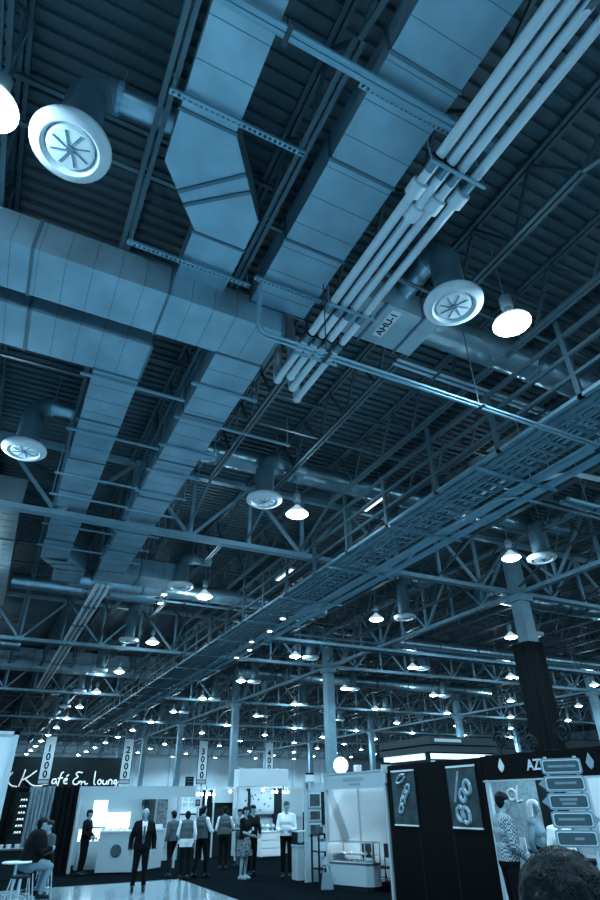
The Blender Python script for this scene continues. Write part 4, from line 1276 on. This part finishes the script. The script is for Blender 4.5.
def person(label, loc, heading, P=(0, 0, .94), S=(0, 0, 1.42), H=None, elbows=None, wrists=None, knees=None, ankles=None, toes=None,
           clothes=(), hair=('short', 'hair'), scale=1.0, female=False, face=(0, 1, 0), voxel=.013, group=None, curl=.5, hipw=.09, girth=1.0):
    t = T('person', label, 'person', (0, 0, 0), group)
    P = Vector(P); S = Vector(S)
    up = (S - P).normalized()
    face = Vector(face).normalized()
    H = Vector(H) if H else S + Vector((0, .03, .235))
    sw = .165 if female else .185
    g_ = girth
    Lx = Vector((1, 0, 0))
    pr = []
    A = lambda z, *s: pr.append((z, [(tuple(c), r) for c, r in s]))
    sh = {s: S + Lx * (sw * s) for s in (-1, 1)}
    mid = P.lerp(S, .38)
    A('torso', (S + Lx * -.1 - up * .03, .085 * g_), (S + Lx * .1 - up * .03, .085 * g_), (P.lerp(S, .72) + Lx * -.085 + Vector((0, .03, 0)), .105 * g_), (P.lerp(S, .72) + Lx * .085 + Vector((0, .03, 0)), .105 * g_))
    A('torso', (P.lerp(S, .72) + Lx * -.08, .1 * g_), (P.lerp(S, .72) + Lx * .08, .1 * g_), (mid + Lx * -.06 + Vector((0, .02 * g_, 0)), .1 * g_), (mid + Lx * .06 + Vector((0, .02 * g_, 0)), .1 * g_))
    A('hips', (mid + Lx * -.06, .1 * g_), (mid + Lx * .06, .1 * g_), (P + Lx * -.075, .105 * g_), (P + Lx * .075, .105 * g_))
    A('torso', (S + Lx * -sw, .058), (S + Lx * sw, .058), (S + up * .03, .06))
    A('neck', (S, .055), (H - Vector((0, 0, .06)), .05))
    fx = face; rx = Vector((face.y, -face.x, 0))
    Z = Vector((0, 0, 1))
    A('head', (H + fx * -.025 + Z * .035, .083), (H + fx * .02 + Z * .03, .078))
    A('head', (H + fx * .03 + Z * .0, .07), (H + fx * .045 - Z * .075, .038), (H + fx * -.01 - Z * .04, .06))
    A('head', (H + fx * .095 + Z * .0, .011), (H + fx * .108 - Z * .03, .015), (H + fx * .09 - Z * .035, .014))      # nose
    A('head', (H + fx * .082 + rx * .03 + Z * .022, .012), (H + fx * .085 - rx * .03 + Z * .022, .012))            # brow
    A('head', (H + fx * .083 + rx * .016 - Z * .062, .009), (H + fx * .083 - rx * .016 - Z * .062, .009))          # lips
    for s in (-1, 1):
        A('head', (H + rx * (.083 * s) + Z * .012, .014), (H + rx * (.083 * s) - Z * .02, .01))                    # ears
    elbows = elbows or {}; wrists = wrists or {}; knees = knees or {}; ankles = ankles or {}; toes = toes or {}
    for s in (-1, 1):
        e = Vector(elbows.get(s, (.245 * s, -.03, S.z - .29)))
        wv = Vector(wrists.get(s, (.255 * s, .05, S.z - .54)))
        A('uarm', (sh[s], .056 * (1 if not female else .85)), (e, .042))
        A('farm', (e, .041), (wv, .028))
        d = (wv - e).normalized()
        # palm and five fingers
        n_ = Vector((-s, 0, 0)) - d * (Vector((-s, 0, 0)) @ d)
        if n_.length < .2: n_ = Vector((0, 0, -1)) - d * (Vector((0, 0, -1)) @ d)
        n_.normalize(); k_ = d.cross(n_).normalized()
        fwd = Vector((0, 1, 0))
        if k_ @ fwd < 0: k_ = -k_
        pe = wv + d * .085
        A('hand', (wv, .024), (wv + d * .03 + k_ * .022, .016), (pe + k_ * .028, .013), (pe - k_ * .03, .012), (wv + d * .03 - k_ * .02, .015))
        for q, ln in zip((.03, .01, -.011, -.03), (.07, .078, .072, .056)):
            b0 = pe + k_ * q - d * .01; b1 = b0 + (d * math.cos(curl * .6) + n_ * math.sin(curl * .6)) * ln * .5
            b2 = b1 + (d * math.cos(curl * 1.7) + n_ * math.sin(curl * 1.7)) * ln * .5
            A('hand', (b0, .0095), (b1, .009)); A('hand', (b1, .009), (b2, .0075))
        tb = wv + d * .025 + k_ * .024; t1 = tb + (d * .7 + k_ * .6 + n_ * .3).normalized() * .036; t2 = t1 + (d * .9 + k_ * .15 + n_ * .3).normalized() * .03
        A('hand', (tb, .013), (t1, .011)); A('hand', (t1, .011), (t2, .009))
        hp = P + Lx * (hipw * s)
        kn = Vector(knees.get(s, (.1 * s, .02, .5))); an = Vector(ankles.get(s, (.1 * s, -.02, .09)))
        A('thigh', (hp, .088 * (.5 + .5 * g_)), (kn, .058)); A('shin', (kn, .056), (lerp3(kn, an, .3), .055), (an, .038))
        td = Vector(toes.get(s, (.025 * s, 1, 0))).normalized()
        gz = an.z - .05
        A('foot', (Vector((an.x, an.y, gz)) - td * .05, .04), (Vector((an.x, an.y, gz - .005)) + td * .1, .038), (Vector((an.x, an.y, gz - .012)) + td * .17, .03), (an, .038))
    me = remesh(pr, voxel)
    co, no = mesh_arrays(me)
    zi = zones_of(co, pr, ZN)
    me.materials.append(M['skin'])
    for p in me.polygons: p.use_smooth = True
    me.name = 'body'
    body = bpy.data.objects.new('body', me); COL.objects.link(body); body.parent = t
    for (nm, zs_, off, m_, cond) in clothes:
        mask = np.isin(zi, [ZN.index(z) for z in zs_])
        if cond is not None: mask = mask & cond(co)
        shell(me, mask, off, nm, m_, t)
    for s in (-1, 1):
        MB().sphere(H + fx * .083 + rx * (.03 * s) + Z * .008, .011, 2).build('eye', 'ink', t, smooth=True)
    kind, hm = hair
    if kind:
        hp_ = [('h', [(tuple(H + fx * -.03 + Z * .045), .09), (tuple(H + fx * .025 + Z * .055), .078)])]
        if kind == 'long':
            hp_ += [('h', [(tuple(H + fx * -.05 + Z * .02), .085), (tuple(H + fx * -.065 - Z * .12), .07), (tuple(H + fx * -.06 - Z * .2), .05)])]
            for s in (-1, 1): hp_ += [('h', [(tuple(H + rx * (.07 * s) + Z * .02 - fx * .01), .03), (tuple(H + rx * (.08 * s) - Z * .13 - fx * .02), .025)])]
        else:
            hp_ += [('h', [(tuple(H + fx * -.045 - Z * .0), .078), (tuple(H + fx * -.045 - Z * .04), .06)])]
            for s in (-1, 1): hp_ += [('h', [(tuple(H + rx * (.072 * s) + Z * .03 - fx * .0), .018), (tuple(H + rx * (.074 * s) - Z * .0 - fx * .02), .014)])]
        hme = remesh(hp_, .01, 4)
        hco, hno = mesh_arrays(hme)
        # keep the face clear
        for v in hme.vertices:
            d = Vector(v.co) - H
            if kind == 'thin' and d.z > .06: v.co = H + d * .93
            v.co += Vector(hno[v.index]) * noise.noise(Vector(v.co) * 40) * .006
        hme.materials.append(M[hm])
        for p in hme.polygons: p.use_smooth = True
        ho = bpy.data.objects.new('hair', hme); COL.objects.link(ho); ho.parent = t
    t.location = loc; t.rotation_euler = (0, 0, heading); t.scale = (scale,) * 3
    t['_H'] = [H.x, H.y, H.z]
    del t['_H']
    return t, H

def attach(mb, name, m, t, smooth=False):
    for v in mb.bm.verts: v.co += origin_of(t)
    return mb.build(name, m, t, smooth)
ALLARM = ('uarm', 'farm')
LEGS = ('hips', 'thigh', 'shin')
def trousers(m, off=.014): return ('trousers', LEGS, off, m, None)
def shoes(m='shoe', off=.006): return ('shoe_pair', ('foot',), off, m, None)
def shirt(m, off=.012, hem=.95): return ('shirt', ('torso', 'hips') + ALLARM, off, m, lambda c: c[:, 2] > hem)
def jacket(m, off=.03, hem=.86): return ('jacket', ('torso', 'hips', 'thigh') + ALLARM, off, m, lambda c: (c[:, 2] > hem) & ~((np.abs(c[:, 0]) < .06 * np.clip((c[:, 2] - .98) / .4, 0, 1)) & (c[:, 1] > .03) & (c[:, 2] > .98)))
def vest(m, off=.024, hem=.92): return ('vest', ('torso', 'hips'), off, m, lambda c: (c[:, 2] > hem) & (np.abs(c[:, 0]) < .185))
FL = .012
# standing man in dark suit, facing the camera
t, H = person('person in a dark suit and light shirt standing on the polished aisle', (4.25, 17.75, .002), PI - .15, clothes=(shirt('shirt'), trousers('suit', .02), jacket('suit'), shoes()), hair=('thin', 'greyhair'),
       elbows={-1: (-.29, -.05, 1.13), 1: (.29, -.05, 1.13)}, wrists={-1: (-.3, .03, .88), 1: (.3, .03, .88)}, girth=1.28, scale=.99,
       knees={-1: (-.12, .02, .5), 1: (.12, .02, .5)}, ankles={-1: (-.14, -.02, .09), 1: (.14, -.02, .09)})
tie = MB(); tie.prism([(-.02, 0), (.02, 0), (.035, -.34), (0, -.4), (-.035, -.34)], 0, .012)
for v in tie.bm.verts: v.co = Vector((v.co.x, .175 + v.co.z, 1.39 + v.co.y))
attach(tie, 'tie', 'grey', t)
# seated person at the bar table, profile to the right
t, H = person('person in a dark jacket and light trousers seated on a stool at the left', (1.48, 16.7, 0), -PI / 2 + .1, P=(0, 0, .73), S=(0, .09, 1.2), H=(0, .14, 1.42), face=(0, 1, -.1),
       knees={-1: (-.11, .42, .69), 1: (.12, .44, .66)}, ankles={-1: (-.1, .3, .24), 1: (.11, .33, .2)},
       elbows={-1: (-.26, .12, .93), 1: (.26, .14, .93)}, wrists={-1: (-.14, .36, .95), 1: (.14, .38, .98)},
       clothes=(('trousers', ('thigh', 'shin', 'hips'), .014, 'midcloth', None), ('jacket', ('torso', 'hips') + ALLARM, .03, 'suit', lambda c: c[:, 2] > .74), ('collar', ('neck',), .014, 'shirt', lambda c: c[:, 2] < 1.29), shoes()), girth=1.75, hair=('short', 'hair'), scale=1.05)
def stool(label, loc, rz=0):
    t = T('bar_stool', label, 'stool', (0, 0, 0))
    MB().lathe([(0, 0), (.18, 0), (.19, .02), (.18, .045), (0, .05)], (0, 0, .585), 24).build('seat', 'ink', t)
    for sx in (-1, 1):
        for sy in (-1, 1): MB().tube([(sx * .2, sy * .2, .002), (sx * .12, sy * .12, .59)], .014, 8).build('leg', 'alu', t, smooth=True)
    MB().tube([(.17 * math.cos(a), .17 * math.sin(a), .22) for a in (2 * PI * k / 24 for k in range(25))], .01, 6, cap=False).build('foot_ring', 'alu', t)
    t.location = loc; t.rotation_euler = (0, 0, rz)
stool('pale legged stool under the seated person in the dark jacket', (1.46, 16.7, 0), .3)
stool('pale legged empty stool cut by the lower left edge', (1.3, 15.75, 0), .8)
stool('pale legged stool under the half hidden seated person', (1.98, 17.75, 0), .1)
person('half hidden person seated behind the person in the dark jacket', (1.98, 17.75, 0), PI / 2 + .5, P=(0, 0, .73), S=(0, .06, 1.2), H=(0, .1, 1.42),
       knees={-1: (-.11, .4, .66), 1: (.11, .4, .66)}, ankles={-1: (-.1, .32, .2), 1: (.1, .32, .2)}, wrists={-1: (-.14, .3, .95), 1: (.1, .22, 1.2)},
       elbows={-1: (-.25, .1, .93), 1: (.25, .15, .95)}, clothes=(shirt('grey', hem=.7), trousers('suit'), shoes()))
person('person in black standing at the left wall of the white counter booth', (3.5, 22.2, FL), -PI / 2 - .6, clothes=(shirt('suit', .02), trousers('suit'), shoes()), scale=.96,
       elbows={-1: (-.24, .02, 1.13), 1: (.24, .02, 1.13)}, wrists={-1: (-.12, .22, 1.02), 1: (.12, .22, 1.02)})
# the group in vests
person('person seen from behind in a vest with his white shirt tail hanging out', (5.95, 19.5, FL), -.25, S=(0, .06, 1.36), H=(0, .16, 1.56), clothes=(shirt('shirt'), ('shirt_tail', ('hips', 'thigh', 'torso'), .026, 'shirt', lambda c: (c[:, 2] > .78) & (c[:, 2] < 1.02)), trousers('suit'), vest('grey', .03, .98), shoes()), scale=.98,
       elbows={-1: (-.26, .06, 1.1), 1: (.26, .02, 1.1)}, wrists={-1: (-.2, .26, 1.0), 1: (.26, .1, .86)})
person('person in dark clothes partly hidden behind the vest wearer with the loose shirt', (5.75, 20.3, FL), .5, clothes=(shirt('grey', .02), trousers('suit'), shoes()), scale=.93,
       knees={-1: (-.12, -.05, .5), 1: (.1, .14, .5)}, ankles={-1: (-.2, -.22, .1), 1: (.1, .12, .09)})
person('person in a white shirt and grey vest turned right toward the dark doorway', (6.5, 19.75, FL), -1.0, clothes=(shirt('shirt'), trousers('suit'), vest('grey', .026, .95), shoes()),
       elbows={-1: (-.26, .1, 1.14), 1: (.25, .1, 1.14)}, wrists={-1: (-.16, .33, 1.15), 1: (.16, .33, 1.12)}, knees={-1: (-.1, -.04, .5), 1: (.1, .12, .5)}, ankles={-1: (-.1, -.2, .1), 1: (.1, .14, .09)})
person('person seen from behind in a grey vest and white sleeves before the dark doorway', (7.85, 21.5, FL), -.3, clothes=(shirt('shirt'), trousers('suit'), vest('grey', .026, .97), shoes()), scale=.98,
       elbows={-1: (-.27, .03, 1.12), 1: (.3, .12, 1.15)}, wrists={-1: (-.22, .22, 1.0), 1: (.34, .34, 1.22)}, girth=1.08)
person('person in pale grey right of the vest wearer at the dark doorway', (8.6, 22.0, FL), PI / 2 + .4, clothes=(shirt('midcloth'), trousers('grey'), shoes()), scale=.93,
       elbows={-1: (-.24, .08, 1.12), 1: (.24, .08, 1.12)}, wrists={-1: (-.14, .3, 1.15), 1: (.14, .3, 1.12)})
t, H = person('person in a dark top and patterned skirt standing with folded arms', (7.42, 18.6, FL), PI + .55, female=True, clothes=(('blouse', ('torso', 'hips', 'uarm'), .012, 'suit', lambda c: c[:, 2] > .95), shoes('skin')), hair=('short', 'hair'), scale=.98,
       elbows={-1: (-.22, .06, 1.14), 1: (.22, .06, 1.14)}, wrists={-1: (.06, .2, 1.1), 1: (-.06, .19, 1.05)}, knees={-1: (-.09, .02, .5), 1: (.1, .02, .5)})
sk = MB(); sk.lathe([(.15, 1.02), (.19, .92), (.2, .75), (.215, .56), (.205, .56), (.19, .75), (.18, .92), (.14, 1.02)], (0, 0, 0), 28, close=True)
attach(sk, 'skirt', 'floral', t, True)
person('person in black behind the person in the patterned skirt, badge on his chest', (7.95, 19.3, FL), PI + .2, clothes=(shirt('suit', .016), trousers('suit'), ('badge', ('torso',), .03, 'panel', lambda c: (np.abs(c[:, 0] - .06) < .035) & (c[:, 2] > 1.12) & (c[:, 2] < 1.22) & (c[:, 1] > .05)), shoes()), scale=1.0,
       elbows={-1: (-.25, .05, 1.13), 1: (.25, .05, 1.13)}, wrists={-1: (-.12, .24, 1.0), 1: (.12, .24, 1.0)})
person('person in a bright white shirt standing behind the pedestal case', (8.62, 18.25, FL), PI - .5, clothes=(shirt('shirt', .018), trousers('suit'), shoes()), scale=1.05, hair=('short', 'grey'),
       elbows={-1: (-.25, .05, 1.12), 1: (.25, .05, 1.12)}, wrists={-1: (-.14, .28, 1.08), 1: (.14, .28, 1.08)})
# at the black booth
t, H = person('person in a plaid shirt looking down before the black booth', (7.78, 8.3, FL), -PI / 2 - .35, S=(0, .0, 1.43), H=(0, .06, 1.66), face=(0, 1, -.35), voxel=.01, scale=1.1, clothes=(shirt('plaid', .02), trousers('suit'), ('collar', ('neck',), .012, 'suit', lambda c: c[:, 2] < 1.5), ('undershirt', ('torso',), .026, 'suit', lambda c: (np.abs(c[:, 0]) < .035) & (c[:, 1] > .05) & (c[:, 2] > 1.15)), shoes()),
       elbows={-1: (-.25, .02, 1.13), 1: (.26, .0, 1.13)}, wrists={-1: (-.14, .24, 1.05), 1: (.2, .2, .98)}, girth=1.05)
pp = MB(); pp.box(-.09, .09, .25, .262, 1.02, 1.22)
attach(pp, 'badge', 'whitepanel', t)
person('person in a grey top inside the black booth, nearest the dark column', (9.55, 9.35, FL), PI + .4, female=True, clothes=(shirt('midcloth'), trousers('suit'), shoes()), hair=('long', 'blond'), scale=1.04)
person('person in white inside the black booth behind the arrow sign', (9.6, 8.85, FL), PI - .2, clothes=(shirt('shirt'), trousers('grey'), shoes()), hair=('short', 'hair'), scale=.98)
# close head at the lower right, seen from behind
t, H = person('person close to the camera at lower right with only dark curly hair in view', (1.168, 1.098, FL), -.817, voxel=.009, clothes=(shirt('grey'), trousers('suit'), shoes()), hair=(None, None), scale=1.008, S=(0, 0, 1.42), H=(0, .03, 1.655))
cap_ = remesh([('h', [((0, .0, 1.69), .093), ((0, .05, 1.69), .083), ((0, -.005, 1.63), .087)]), ('h', [((-.055, .02, 1.65), .04), ((.055, .02, 1.65), .04), ((0, -.03, 1.6), .07)])], .007, 4)
cco, cno = mesh_arrays(cap_)
for v in cap_.vertices:
    v.co += Vector(cno[v.index]) * (noise.noise(Vector(v.co) * 38) * .010 + noise.noise(Vector(v.co) * 90) * .005)
cap_.materials.append(M['hair'])
for p in cap_.polygons: p.use_smooth = True
ho = bpy.data.objects.new('hair', cap_); COL.objects.link(ho); ho.parent = t
# loose short locks over the cap of hair
rnd = random.Random(5); L_ = MB()
idx = [i for i in range(len(cco)) if cco[i][2] > 1.58]
for q in range(9000):
    i = rnd.choice(idx); c = Vector(cco[i]); n_ = Vector(cno[i])
    tng = Vector((rnd.uniform(-1, 1), rnd.uniform(-1, 1), rnd.uniform(-1, .4))); tng -= n_ * (tng @ n_); tng.normalize()
    s_ = n_.cross(tng) * .0006
    ln = rnd.uniform(.012, .022)
    p0 = c - n_ * .003; p1 = c + n_ * .004 + tng * ln * .5; p2 = c + n_ * .002 + tng * ln
    a, b, c_, d, e = (L_._v(p0 - s_), L_._v(p0 + s_), L_._v(p1 + s_), L_._v(p1 - s_), L_._v(p2))
    L_.bm.faces.new((a, b, c_, d)); L_.bm.faces.new((d, c_, e))
tag(attach(L_, 'hair_locks', mat('hair_sheen', blue(.022), .45), t), kind='stuff')
